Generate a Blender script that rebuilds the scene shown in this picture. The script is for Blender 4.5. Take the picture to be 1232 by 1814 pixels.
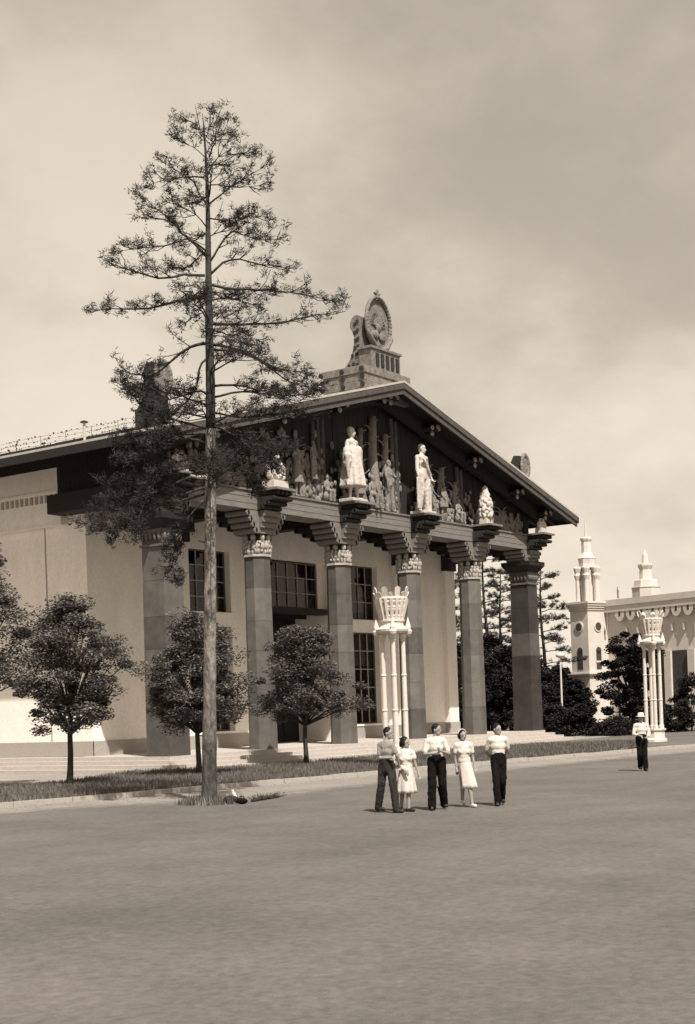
import bpy, bmesh, math, random
import numpy as np
from mathutils import Vector, Matrix
D=bpy.data
scn=bpy.context.scene
for o in list(D.objects): D.objects.remove(o)
COL=scn.collection
rnd=random.Random(7)
PI=math.pi
# ------------------------------------------------------------------ camera
TH,PH,RO,FPX,PYH=0.952,-0.001,0.035,2526.62,1256.8
CAM=np.array([-41.144,-37.907,1.62])
FW=np.array([math.cos(PH)*math.sin(TH),math.cos(PH)*math.cos(TH),math.sin(PH)])
RT=np.array([math.cos(TH),-math.sin(TH),0.0]); UP=np.cross(RT,FW)
cx=RT*math.cos(RO)-UP*math.sin(RO); cy=RT*math.sin(RO)+UP*math.cos(RO)
cd=D.cameras.new('camera'); co=D.objects.new('camera',cd); COL.objects.link(co)
co.matrix_world=Matrix(((cx[0],cy[0],-FW[0],CAM[0]),(cx[1],cy[1],-FW[1],CAM[1]),(cx[2],cy[2],-FW[2],CAM[2]),(0,0,0,1)))
cd.sensor_fit='HORIZONTAL'; cd.sensor_width=36; cd.lens=FPX/1232*36
cd.shift_y=(PYH-907)/1232; cd.clip_end=3000; cd.clip_start=.5
scn.camera=co
def ray(x,y):
    X=x-616; Y=PYH-y
    a=X*math.cos(RO)+Y*math.sin(RO); b=-X*math.sin(RO)+Y*math.cos(RO)
    return FW+RT*a/FPX+UP*b/FPX
def onZ(x,y,Z): d=ray(x,y); return CAM+d*(Z-CAM[2])/d[2]
def onY(x,y,Y): d=ray(x,y); return CAM+d*(Y-CAM[1])/d[1]
def onX(x,y,X): d=ray(x,y); return CAM+d*(X-CAM[0])/d[0]
def atD(x,y,z): return CAM+ray(x,y)*z
YAW=-TH   # rotation that turns local +x into the camera's right
# ------------------------------------------------------------------ world, sun, exposure
SUN=Vector((-.38,-.57,1)).normalized()
w=D.worlds.new('World'); scn.world=w; w.use_nodes=True
nt=w.node_tree; nt.nodes.clear()
def N(nt,t,**k):
    n=nt.nodes.new(t)
    for a,b in k.items(): setattr(n,a,b)
    return n
sky=N(nt,'ShaderNodeTexSky',sky_type='NISHITA'); sky.sun_disc=False
sky.sun_elevation=math.asin(SUN.z); sky.sun_rotation=math.atan2(SUN.x,SUN.y)
sky.dust_density=2.5; sky.air_density=1.0; sky.ozone_density=1.0
sep=N(nt,'ShaderNodeSeparateColor'); nt.links.new(sky.outputs[0],sep.inputs[0])
# an orange-filtered black and white film mostly sees red and green
m1=N(nt,'ShaderNodeMath',operation='MULTIPLY'); m1.inputs[1].default_value=.6; nt.links.new(sep.outputs[0],m1.inputs[0])
m2=N(nt,'ShaderNodeMath',operation='MULTIPLY_ADD'); m2.inputs[1].default_value=.4; nt.links.new(sep.outputs[1],m2.inputs[0]); nt.links.new(m1.outputs[0],m2.inputs[2])
tc=N(nt,'ShaderNodeTexCoord'); 
sx=N(nt,'ShaderNodeSeparateXYZ'); nt.links.new(tc.outputs['Generated'],sx.inputs[0])
# project the view direction on a high cloud sheet, so clouds flatten towards the horizon
mz=N(nt,'ShaderNodeMath',operation='ADD'); mz.inputs[1].default_value=.45; nt.links.new(sx.outputs[2],mz.inputs[0])
mz2=N(nt,'ShaderNodeMath',operation='MAXIMUM'); mz2.inputs[1].default_value=.2; nt.links.new(mz.outputs[0],mz2.inputs[0])
vd=N(nt,'ShaderNodeVectorMath',operation='DIVIDE'); cmb=N(nt,'ShaderNodeCombineXYZ')
for i in range(3): nt.links.new(mz2.outputs[0],cmb.inputs[i])
nt.links.new(tc.outputs['Generated'],vd.inputs[0]); nt.links.new(cmb.outputs[0],vd.inputs[1])
n1=N(nt,'ShaderNodeTexNoise'); n1.inputs['Scale'].default_value=1.8; n1.inputs['Detail'].default_value=7; n1.inputs['Roughness'].default_value=.45
mp=N(nt,'ShaderNodeMapping'); mp.inputs['Location'].default_value=(12.4,3.2,.9)
nt.links.new(vd.outputs[0],mp.inputs[0]); nt.links.new(mp.outputs[0],n1.inputs['Vector'])
cr=N(nt,'ShaderNodeValToRGB'); cr.color_ramp.elements[0].position=.38; cr.color_ramp.elements[1].position=.60
cr.color_ramp.elements[0].color=(.0,.0,.0,1); cr.color_ramp.elements[1].color=(1,1,1,1); cr.color_ramp.interpolation='EASE'
n2=N(nt,'ShaderNodeTexNoise'); n2.inputs['Scale'].default_value=6.5; n2.inputs['Detail'].default_value=8; n2.inputs['Roughness'].default_value=.6; nt.links.new(mp.outputs[0],n2.inputs['Vector'])
nmx=N(nt,'ShaderNodeMix',data_type='FLOAT'); nmx.inputs[0].default_value=.2; nt.links.new(n1.outputs[0],nmx.inputs[2]); nt.links.new(n2.outputs[0],nmx.inputs[3]); nt.links.new(nmx.outputs[0],cr.inputs[0])
SKYK,CL0,CL1=1.0,4.15,6.9
# cloud radiance between a grey and a bright vapour
cmx=N(nt,'ShaderNodeMapRange'); cmx.inputs[3].default_value=CL0; cmx.inputs[4].default_value=CL1; fl0=N(nt,'ShaderNodeMapRange'); fl0.inputs[1].default_value=.02; fl0.inputs[2].default_value=.26; fl0.inputs[3].default_value=.5; fl0.inputs[4].default_value=1
nt.links.new(sx.outputs[2],fl0.inputs[0])
fm=N(nt,'ShaderNodeMix',data_type='FLOAT'); fm.inputs[2].default_value=.7; nt.links.new(fl0.outputs[0],fm.inputs[0]); nt.links.new(cr.outputs[0],fm.inputs[3]); nt.links.new(fm.outputs[0],cmx.inputs[0])
# brighter towards the hazy horizon
hz=N(nt,'ShaderNodeMapRange'); hz.inputs[1].default_value=0; hz.inputs[2].default_value=.42; hz.inputs[3].default_value=1.10; hz.inputs[4].default_value=.78
nt.links.new(sx.outputs[2],hz.inputs[0])
ch=N(nt,'ShaderNodeMath',operation='MULTIPLY'); nt.links.new(cmx.outputs[0],ch.inputs[0]); nt.links.new(hz.outputs[0],ch.inputs[1])
# cloud cover thins towards the zenith
cov=N(nt,'ShaderNodeMapRange'); cov.inputs[1].default_value=.42; cov.inputs[2].default_value=.75; cov.inputs[3].default_value=.92; cov.inputs[4].default_value=.35
nt.links.new(sx.outputs[2],cov.inputs[0])
mx=N(nt,'ShaderNodeMix',data_type='FLOAT'); nt.links.new(cov.outputs[0],mx.inputs[0]); nt.links.new(m2.outputs[0],mx.inputs[2]); nt.links.new(ch.outputs[0],mx.inputs[3])
tint=N(nt,'ShaderNodeVectorMath',operation='SCALE'); tint.inputs[0].default_value=(1,.878,.725); nt.links.new(mx.outputs[0],tint.inputs['Scale'])
bg=N(nt,'ShaderNodeBackground'); bg.inputs[1].default_value=.1; nt.links.new(tint.outputs[0],bg.inputs[0])
wo=N(nt,'ShaderNodeOutputWorld'); nt.links.new(bg.outputs[0],wo.inputs[0])
sl=D.lights.new('sun','SUN'); sl.energy=5.0; sl.angle=math.radians(.5); sl.color=(1,.94,.87)
so=D.objects.new('sun',sl); COL.objects.link(so); so.rotation_euler=SUN.to_track_quat('Z','Y').to_euler()
scn.view_settings.view_transform='Standard'; scn.view_settings.look='None'; scn.view_settings.gamma=1; scn.view_settings.use_curve_mapping=False
scn.view_settings.exposure=.5
scn.render.engine='CYCLES'; scn.cycles.max_bounces=6; scn.cycles.transparent_max_bounces=12
# ------------------------------------------------------------------ materials
TINT=(1.0,.915,.825)
def mat(name,v,rough=.8,sc=6,amt=.25,bump=0,bsc=None,tint=TINT,stretch=(1,1,1),spec=.3,trans=0,coord='Object',sc2=None,amt2=.0,island=0):
    m=D.materials.new(name); m.use_nodes=True; t=m.node_tree; b=t.nodes['Principled BSDF']
    b.inputs['Roughness'].default_value=rough; b.inputs['Specular IOR Level'].default_value=spec
    c=tuple(v*x for x in tint)
    tcn=N(t,'ShaderNodeTexCoord'); mpn=N(t,'ShaderNodeMapping'); mpn.inputs['Scale'].default_value=stretch
    t.links.new(tcn.outputs[coord],mpn.inputs[0])
    nz=N(t,'ShaderNodeTexNoise'); nz.inputs['Scale'].default_value=sc; nz.inputs['Detail'].default_value=6; nz.inputs['Roughness'].default_value=.62
    t.links.new(mpn.outputs[0],nz.inputs['Vector'])
    mr=N(t,'ShaderNodeMapRange'); mr.inputs[1].default_value=.28; mr.inputs[2].default_value=.72; mr.inputs[3].default_value=1-amt; mr.inputs[4].default_value=1+amt
    t.links.new(nz.outputs[0],mr.inputs[0]); last=mr.outputs[0]
    if sc2:
        nz2=N(t,'ShaderNodeTexNoise'); nz2.inputs['Scale'].default_value=sc2; nz2.inputs['Detail'].default_value=4
        t.links.new(tcn.outputs[coord],nz2.inputs['Vector'])
        mr2=N(t,'ShaderNodeMapRange'); mr2.inputs[1].default_value=.3; mr2.inputs[2].default_value=.7; mr2.inputs[3].default_value=1-amt2; mr2.inputs[4].default_value=1+amt2
        t.links.new(nz2.outputs[0],mr2.inputs[0])
        mm=N(t,'ShaderNodeMath',operation='MULTIPLY'); t.links.new(last,mm.inputs[0]); t.links.new(mr2.outputs[0],mm.inputs[1]); last=mm.outputs[0]
    if island:
        g=N(t,'ShaderNodeNewGeometry'); mr3=N(t,'ShaderNodeMapRange'); mr3.inputs[3].default_value=1-island; mr3.inputs[4].default_value=1+island
        t.links.new(g.outputs['Random Per Island'],mr3.inputs[0])
        mm=N(t,'ShaderNodeMath',operation='MULTIPLY'); t.links.new(last,mm.inputs[0]); t.links.new(mr3.outputs[0],mm.inputs[1]); last=mm.outputs[0]
    vs=N(t,'ShaderNodeVectorMath',operation='SCALE'); vs.inputs[0].default_value=c; t.links.new(last,vs.inputs['Scale'])
    t.links.new(vs.outputs[0],b.inputs['Base Color'])
    if bump:
        nb=N(t,'ShaderNodeTexNoise'); nb.inputs['Scale'].default_value=bsc or sc*3; nb.inputs['Detail'].default_value=5
        t.links.new(mpn.outputs[0],nb.inputs['Vector'])
        bp=N(t,'ShaderNodeBump'); bp.inputs['Strength'].default_value=min(1,bump); bp.inputs['Distance'].default_value=.03*max(1,bump)
        t.links.new(nb.outputs[0],bp.inputs['Height']); t.links.new(bp.outputs[0],b.inputs['Normal'])
    if trans:
        tr=N(t,'ShaderNodeBsdfTranslucent'); t.links.new(vs.outputs[0],tr.inputs[0])
        ms=N(t,'ShaderNodeMixShader'); ms.inputs[0].default_value=trans
        t.links.new(b.outputs[0],ms.inputs[1]); t.links.new(tr.outputs[0],ms.inputs[2]); t.links.new(ms.outputs[0],t.nodes['Material Output'].inputs[0])
    return m
M={}
M['asphalt']=mat('asphalt',.122,.9,11,.2,.6,90,sc2=.22,amt2=.13)
def asphalt_detail():
    t=M['asphalt'].node_tree; b=t.nodes['Principled BSDF']; src=b.inputs['Base Color'].links[0].from_socket
    tcn=N(t,'ShaderNodeTexCoord'); last=src
    for scl,rot,ns,a,lo,hi in (((.10,1.1,1),.12,1.0,.05,.3,.7),((1.3,.16,1),-.25,1.1,.04,.3,.7),((1,1,1),0,.7,.07,.35,.65),((1,1,1),0,7,.07,.35,.65),((1,1,1),0,38,-.35,.70,.78),((1,1,1),.4,27,.3,.72,.80)):
        mp_=N(t,'ShaderNodeMapping'); mp_.inputs['Scale'].default_value=scl; mp_.inputs['Rotation'].default_value=(0,0,rot); t.links.new(tcn.outputs['Object'],mp_.inputs[0])
        nz=N(t,'ShaderNodeTexNoise'); nz.inputs['Scale'].default_value=ns; nz.inputs['Detail'].default_value=5; t.links.new(mp_.outputs[0],nz.inputs['Vector'])
        mr=N(t,'ShaderNodeMapRange'); mr.inputs[1].default_value=lo; mr.inputs[2].default_value=hi
        mr.inputs[3].default_value=1-a if lo<.5 else 1; mr.inputs[4].default_value=1+a
        t.links.new(nz.outputs[0],mr.inputs[0]); vs=N(t,'ShaderNodeVectorMath',operation='SCALE'); t.links.new(last,vs.inputs[0]); t.links.new(mr.outputs[0],vs.inputs['Scale']); last=vs.outputs[0]
    t.links.new(last,b.inputs['Base Color'])
asphalt_detail()
M['dust']=mat('dusty_sand',.26,.95,30,.16,.4,120,sc2=.5,amt2=.14)
M['kerb']=mat('kerb_stone',.34,.85,14,.16,.3,60)
M['step']=mat('step_stone',.42,.8,5,.14,.15,50,stretch=(1,1,4))
M['floor']=mat('platform_paving',.42,.8,3,.10,.1,40)
M['soil']=mat('dry_soil',.2,.95,9,.3,.5,60)
M['grass']=mat('grass_blades',.14,.8,1.2,.35,trans=.25,island=.45)
M['plaster']=mat('pale_plaster',.82,.9,.9,.08,.25,40,sc2=7,amt2=.06,stretch=(1,1,.35),tint=(1,.93,.85))
M['rough']=mat('rough_cast_plinth',.36,.95,28,.22,1.0,34)
M['stoneA']=mat('pier_stone_light',.125,.55,3,.16,.1,30,sc2=1.1,amt2=.14)
M['stoneB']=mat('pier_stone_mid',.105,.55,3,.18,.1,30,sc2=1.3,amt2=.14)
M['stoneD']=mat('pier_stone_darkest',.04,.55,3,.22,.1,30,sc2=1.1,amt2=.2)
M['stoneC']=mat('pier_stone_dark',.082,.55,3,.2,.1,30,sc2=1.1,amt2=.16)
M['carved']=mat('carved_pale_wood',.36,.8,9,.25,.5,30)
M['beam']=mat('weathered_beam_wood',.18,.85,4,.25,.5,22,stretch=(.5,6,6))
M['beamend']=mat('dark_log_wood',.028,.8,8,.35,.5,25)
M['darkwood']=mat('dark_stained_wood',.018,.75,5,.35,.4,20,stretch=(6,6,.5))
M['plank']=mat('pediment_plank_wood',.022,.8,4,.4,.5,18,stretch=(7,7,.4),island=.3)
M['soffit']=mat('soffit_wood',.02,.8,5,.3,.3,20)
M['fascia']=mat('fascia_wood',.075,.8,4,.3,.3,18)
M['relief']=mat('relief_wood',.19,.8,7,.4,.8,14)
M['statue']=mat('white_statue_plaster',.46,.75,6,.10,.3,18)
M['metalroof']=mat('pale_roof_sheet',.42,.5,3,.12,.1,20)
M['emblem']=mat('grey_painted_wood',.165,.75,5,.45,.5,18)
M['glass']=None
M['frame']=mat('window_frame_wood',.10,.7,8,.2)
M['curtain']=mat('window_curtain',.34,.9,4,.2,stretch=(9,9,.4))
M['black']=mat('dark_interior',.012,.9,4,.2)
M['door']=mat('dark_door_wood',.012,.6,4,.3)
M['white']=mat('white_lamp_paint',.58,.6,7,.07,.1,25)
M['milk']=mat('milk_glass',.55,.25,4,.05,spec=.6)
M['wtower']=mat('white_pavilion_plaster',.55,.85,2,.08,.1,30)
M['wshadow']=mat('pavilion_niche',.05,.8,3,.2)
M['bark']=mat('pine_bark_lower',.10,.95,9,.42,1.0,16,stretch=(1,1,.35))
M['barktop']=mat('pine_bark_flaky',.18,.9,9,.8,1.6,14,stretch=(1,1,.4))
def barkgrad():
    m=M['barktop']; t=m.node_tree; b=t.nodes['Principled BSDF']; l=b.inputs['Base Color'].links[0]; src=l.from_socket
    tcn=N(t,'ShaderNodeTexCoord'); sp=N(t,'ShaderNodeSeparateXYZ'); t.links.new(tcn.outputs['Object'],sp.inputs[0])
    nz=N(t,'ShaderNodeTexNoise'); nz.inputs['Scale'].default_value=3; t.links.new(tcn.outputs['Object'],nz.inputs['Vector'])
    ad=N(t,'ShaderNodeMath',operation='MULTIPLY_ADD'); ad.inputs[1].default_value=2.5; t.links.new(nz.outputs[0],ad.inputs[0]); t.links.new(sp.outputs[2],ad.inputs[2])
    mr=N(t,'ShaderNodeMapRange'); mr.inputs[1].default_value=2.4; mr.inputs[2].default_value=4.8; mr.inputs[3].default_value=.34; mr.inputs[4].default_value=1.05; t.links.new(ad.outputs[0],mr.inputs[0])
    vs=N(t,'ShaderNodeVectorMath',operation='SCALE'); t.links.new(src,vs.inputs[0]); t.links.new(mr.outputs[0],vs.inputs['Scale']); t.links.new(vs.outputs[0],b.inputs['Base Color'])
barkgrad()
M['barkdark']=mat('dark_branch_bark',.042,.9,9,.3,.5,20)
M['needles']=mat('pine_needles',.03,.8,3,.3,trans=.15,island=.4)
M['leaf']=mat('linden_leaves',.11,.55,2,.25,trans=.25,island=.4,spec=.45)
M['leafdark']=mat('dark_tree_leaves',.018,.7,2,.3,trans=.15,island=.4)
M['skin']=mat('skin',.27,.6,8,.08)
M['hair']=mat('hair',.01,.6,20,.3,spec=.15)
M['shirt']=mat('white_shirt_cloth',.56,.9,9,.07,.35,10)
M['khaki']=mat('grey_shirt_cloth',.22,.9,9,.12,.35,10)
M['trousers']=mat('black_trouser_cloth',.008,.9,9,.3,.5,9,spec=.08)
M['brown']=mat('brown_trouser_cloth',.03,.9,9,.3,.5,9,spec=.1)
M['shoe']=mat('dark_shoe_leather',.03,.5,9,.2)
M['wshoe']=mat('white_shoe_leather',.6,.6,9,.1)
def glassmat():
    m=D.materials.new('window_glass'); m.use_nodes=True; t=m.node_tree; t.nodes.clear()
    g=N(t,'ShaderNodeBsdfGlossy'); g.inputs['Roughness'].default_value=.04; g.inputs[0].default_value=(.9,.85,.78,1)
    tr=N(t,'ShaderNodeBsdfTransparent'); tr.inputs[0].default_value=(.72,.68,.62,1)
    fr=N(t,'ShaderNodeFresnel'); fr.inputs[0].default_value=1.5
    ms=N(t,'ShaderNodeMixShader'); o=N(t,'ShaderNodeOutputMaterial')
    t.links.new(fr.outputs[0],ms.inputs[0]); t.links.new(tr.outputs[0],ms.inputs[1]); t.links.new(g.outputs[0],ms.inputs[2]); t.links.new(ms.outputs[0],o.inputs[0])
    return m
M['glass']=glassmat()
# ------------------------------------------------------------------ object helpers
def wloc(o):
    v=Vector((0,0,0))
    while o: v+=o.location; o=o.parent
    return v
def tag(o,label=None,cat=None,group=None,kind=None):
    if label: o['label']=label
    if cat: o['category']=cat
    if group: o['group']=group
    if kind: o['kind']=kind
    return o
def thing(name,label,cat,loc,group=None,rz=0):
    o=D.objects.new(name,None); COL.objects.link(o); o.location=loc; o.rotation_euler=(0,0,rz); o.empty_display_size=.3
    return tag(o,label,cat,group)
def copy_tree(o,parent=None):
    c=o.copy(); COL.objects.link(c); c.parent=parent
    for ch in list(o.children): copy_tree(ch,c)
    return c
class MB:
    def __init__(s): s.v=[]; s.f=[]; s.sm=False
    def add(s,v,f):
        k=len(s.v); s.v.extend([tuple(map(float,p)) for p in v]); s.f.extend([tuple(i+k for i in q) for q in f]); return s
    def box(s,c,d,rz=0,top=(1,1)):
        x,y,z=[k/2 for k in d]; cc,ss=math.cos(rz),math.sin(rz); v=[]
        for zz,(a,b) in ((-z,(1,1)),(z,top)):
            for X,Y in ((-x,-y),(x,-y),(x,y),(-x,y)):
                X*=a; Y*=b; v.append((c[0]+X*cc-Y*ss,c[1]+X*ss+Y*cc,c[2]+zz))
        return s.add(v,[(3,2,1,0),(4,5,6,7),(0,1,5,4),(1,2,6,5),(2,3,7,6),(3,0,4,7)])
    def bb(s,x0,x1,y0,y1,z0,z1): return s.box(((x0+x1)/2,(y0+y1)/2,(z0+z1)/2),(x1-x0,y1-y0,z1-z0))
    def lathe(s,c,prof,n=16,ph=0,sx=1,sy=1):
        v=[];f=[]
        for r,z in prof:
            for i in range(n):
                a=ph+2*PI*i/n; v.append((c[0]+r*math.cos(a)*sx,c[1]+r*math.sin(a)*sy,c[2]+z))
        for j in range(len(prof)-1):
            for i in range(n): f.append((j*n+i,j*n+(i+1)%n,(j+1)*n+(i+1)%n,(j+1)*n+i))
        f.append(tuple(range(n))[::-1]); f.append(tuple((len(prof)-1)*n+i for i in range(n)))
        return s.add(v,f)
    def tube(s,pts,rs,n=8,flat=None):
        pts=[Vector(p) for p in pts]; v=[];f=[]; m=len(pts)
        if not hasattr(rs,'__len__'): rs=[rs]*m
        ref=None
        for i,p in enumerate(pts):
            t=(pts[min(i+1,m-1)]-pts[max(i-1,0)]); 
            if t.length<1e-9: t=Vector((0,0,1))
            t.normalize()
            if ref is None: ref=Vector((1,0,0)) if abs(t.x)<.8 else Vector((0,1,0))
            a=(ref-t*ref.dot(t)).normalized(); b=t.cross(a); ref=a
            for k in range(n):
                an=2*PI*k/n; v.append(p+(a*math.cos(an)+b*math.sin(an))*rs[i])
        for j in range(m-1):
            for i in range(n): f.append((j*n+i,j*n+(i+1)%n,(j+1)*n+(i+1)%n,(j+1)*n+i))
        f.append(tuple(range(n))[::-1]); f.append(tuple((m-1)*n+i for i in range(n)))
        return s.add(v,f)
    def caps(s,p0,p1,r0,r1,n=10):  # capsule with round ends
        p0=Vector(p0);p1=Vector(p1); t=p1-p0; L=t.length
        if L<1e-6: return s.ell(p0,(r0,)*3)
        t.normalize(); P=[];R=[]
        for a in (80,55,28): P.append(p0-t*r0*math.sin(math.radians(a))); R.append(r0*math.cos(math.radians(a)))
        P+= [p0,p1]; R+=[r0,r1]
        for a in (28,55,80): P.append(p1+t*r1*math.sin(math.radians(a))); R.append(r1*math.cos(math.radians(a)))
        return s.tube(P,R,n)
    def ell(s,c,r,n=12,ax=None,m=8):
        X=Vector(ax).normalized() if ax is not None else Vector((1,0,0)); Z=Vector((0,0,1)); Z=(Z-X*Z.dot(X)).normalized(); Y=Z.cross(X)
        v=[];f=[]
        for j in range(1,m):
            a=-PI/2+PI*j/m
            for i in range(n):
                b=2*PI*i/n; v.append(Vector(c)+X*math.cos(b)*math.cos(a)*r[0]+Y*math.sin(b)*math.cos(a)*r[1]+Z*math.sin(a)*r[2])
        for j in range(m-2):
            for i in range(n): f.append((j*n+i,j*n+(i+1)%n,(j+1)*n+(i+1)%n,(j+1)*n+i))
        k=len(v); v+= [Vector(c)-Z*r[2],Vector(c)+Z*r[2]]
        for i in range(n): f.append((k,(i+1)%n,i)); f.append((k+1,(m-2)*n+i,(m-2)*n+(i+1)%n))
        return s.add(v,f)
    def poly(s,pts,y0,y1,axis='y'):   # extrude outline; pts = (u,z); axis y: u=x ; axis x: u=y
        n=len(pts); v=[]
        for w_ in (y0,y1):
            for u,z in pts: v.append((u,w_,z) if axis=='y' else (w_,u,z))
        f=[tuple(range(n)),tuple(range(n,2*n))[::-1]]+[((i+1)%n,i,n+i,n+(i+1)%n) for i in range(n)]
        return s.add(v,f)
    def mesh(s,name,m,off=(0,0,0),smooth=False,fix=True):
        me=D.meshes.new(name); me.from_pydata([(a-off[0],b-off[1],c-off[2]) for a,b,c in s.v],[],s.f)
        if fix:
            bm=bmesh.new(); bm.from_mesh(me); bmesh.ops.recalc_face_normals(bm,faces=bm.faces); bm.to_mesh(me); bm.free()
        if smooth: me.shade_smooth()
        if m: me.materials.append(M[m] if isinstance(m,str) else m)
        return me
    def build(s,name,m,parent=None,smooth=False,local=False,bevel=0,fix=True):
        off=(0,0,0) if local else wloc(parent)
        o=D.objects.new(name,s.mesh(name,m,off,smooth,fix)); COL.objects.link(o); o.parent=parent
        if bevel:
            b=o.modifiers.new('b','BEVEL'); b.width=bevel; b.segments=2; b.limit_method='ANGLE'
        return o
TEX=D.textures.new('folds','CLOUDS'); TEX.noise_scale=.09; TEX.noise_depth=2
TEX2=D.textures.new('carve','CLOUDS'); TEX2.noise_scale=.16; TEX2.noise_depth=3
def blob(mb,name,m,voxel,parent=None,local=True,smooth=2,tex=None):
    """union of closed lumps as ONE continuous surface"""
    me=mb.mesh('tmp',None); o=D.objects.new('tmp',me); COL.objects.link(o)
    r=o.modifiers.new('r','REMESH'); r.mode='VOXEL'; r.voxel_size=voxel; r.use_smooth_shade=True
    if smooth:
        s=o.modifiers.new('s','SMOOTH'); s.factor=.5; s.iterations=smooth
    if m in('shirt','khaki','trousers','brown'):
        d_=o.modifiers.new('d','DISPLACE'); d_.texture=TEX; d_.strength=.018; d_.mid_level=.5
    if m in('statue','relief','emblem'):
        d_=o.modifiers.new('d','DISPLACE'); d_.texture=TEX2; d_.strength=.04; d_.mid_level=.5
    dg=bpy.context.evaluated_depsgraph_get(); ev=o.evaluated_get(dg)
    nm=D.meshes.new_from_object(ev); nm.name=name; D.objects.remove(o); D.meshes.remove(me)
    nm.materials.clear(); nm.materials.append(M[m]); nm.shade_smooth()
    if not local:
        L=wloc(parent)
        nm.transform(Matrix.Translation(-L))
    ob=D.objects.new(name,nm); COL.objects.link(ob); ob.parent=parent
    return ob
G=-.6
# ------------------------------------------------------------------ ground
def sheet(name,pts,z,m,div=None):
    mb=MB(); mb.add([(x,y,z) for x,y in pts],[tuple(range(len(pts)))])
    return mb
gm=MB().add([(-900,-900,G),(1500,-900,G),(1500,1500,G),(-900,1500,G)],[(0,1,2,3)])
o=gm.build('ground','asphalt'); tag(o,kind='structure')
def jit(pts,step,amp,seed,closed=False):
    r=random.Random(seed); out=[]
    for a,b in zip(pts[:-1],pts[1:]):
        a=np.array(a,float);b=np.array(b,float); L=np.linalg.norm(b-a); n=max(1,int(L/step))
        for i in range(n):
            p=a+(b-a)*i/n; out.append(tuple(p+np.array([r.uniform(-amp,amp),r.uniform(-amp,amp)])))
    out.append(tuple(pts[-1])); return out
# kerb line, traced on the ground
kerbpx=[(-40,1436),(76,1425),(220,1413),(362,1400),(500,1388),(670,1373),(790,1361),(904,1351),(1040,1340),(1166,1329),(1260,1321)]
kerb=[tuple(onZ(x,y,G)[:2]) for x,y in kerbpx]
kerb=[(kerb[0][0]-6,kerb[0][1]+.4)]+kerb+[(kerb[-1][0]+14,kerb[-1][1]-2)]
outpx=[(-40,1449),(60,1441),(150,1434),(240,1430),(345,1429),(440,1422),(500,1415),(600,1402),(700,1391),(800,1380),(904,1368),(1040,1353),(1166,1341),(1260,1333)]
outer=[tuple(onZ(x,y,G)[:2]) for x,y in outpx]
# dusty apron: strip with a fade attribute
def apron():
    P=[];Q=[]
    n=240
    def samp(pl,t):
        L=[0]; 
        for a,b in zip(pl[:-1],pl[1:]): L.append(L[-1]+math.dist(a,b))
        s=t*L[-1]
        for i in range(len(pl)-1):
            if s<=L[i+1] or i==len(pl)-2:
                u=(s-L[i])/(L[i+1]-L[i]); return (pl[i][0]+(pl[i+1][0]-pl[i][0])*u,pl[i][1]+(pl[i+1][1]-pl[i][1])*u)
    v=[];f=[];a=[]
    K=kerb[1:-1]
    for i in range(n+1):
        p=samp(K,i/n); q_=samp(outer,i/n); j=rnd.uniform(-.1,.1)
        for k,t in enumerate((-.05,.45,.8,1.12+j)):
            v.append((p[0]+(q_[0]-p[0])*t,p[1]+(q_[1]-p[1])*t,G+.004)); a.append((1,.85,.5,0)[k])
    for i in range(n):
        for k in range(3): f.append((i*4+k,i*4+k+1,i*4+4+k+1,i*4+4+k))
    me=D.meshes.new('apron'); me.from_pydata(v,[],f); at=me.attributes.new('fade','FLOAT','POINT'); at.data.foreach_set('value',a)
    bm=bmesh.new(); bm.from_mesh(me); bmesh.ops.recalc_face_normals(bm,faces=bm.faces); bm.to_mesh(me); bm.free()
    if me.polygons[0].normal.z<0: me.flip_normals()
    m=mat('dusty_gravel_edge',.225,.95,34,.16,.4,120,sc2=.6,amt2=.12); t=m.node_tree; b=t.nodes['Principled BSDF']
    at=N(t,'ShaderNodeAttribute',attribute_name='fade'); nz=N(t,'ShaderNodeTexNoise'); nz.inputs['Scale'].default_value=1.6; nz.inputs['Detail'].default_value=9; nz.inputs['Roughness'].default_value=.7
    tcn=N(t,'ShaderNodeTexCoord'); t.links.new(tcn.outputs['Object'],nz.inputs['Vector'])
    ad=N(t,'ShaderNodeMath',operation='ADD'); t.links.new(at.outputs['Fac'],ad.inputs[0]); t.links.new(nz.outputs[0],ad.inputs[1])
    mr=N(t,'ShaderNodeMapRange'); mr.inputs[1].default_value=.62; mr.inputs[2].default_value=1.25; t.links.new(ad.outputs[0],mr.inputs[0])
    tr=N(t,'ShaderNodeBsdfTransparent'); ms=N(t,'ShaderNodeMixShader'); t.links.new(mr.outputs[0],ms.inputs[0]); t.links.new(tr.outputs[0],ms.inputs[1]); t.links.new(b.outputs[0],ms.inputs[2])
    t.links.new(ms.outputs[0],t.nodes['Material Output'].inputs[0])
    me.materials.append(m); o=D.objects.new('dusty_road_edge',me); COL.objects.link(o); tag(o,kind='structure')
apron()
# light path ground between platform and lawn, and on to the right
back=[(70,18),(70,6),(46,-.6),(40,-1.2)]
pathpoly=[(-30,20),(-30,-7.4)]+[tuple(onZ(x,y,G)[:2]) for x,y in [(60,1398),(150,1386),(240,1372),(300,1366)]]+[(5,-2.1),(20,-2.1),(33,-2.2),(45,-1),(60,6),(60,20)]
sheet('path',pathpoly,G+.004,'dust').build('gravel_path','dust').__setitem__('kind','structure')
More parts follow.
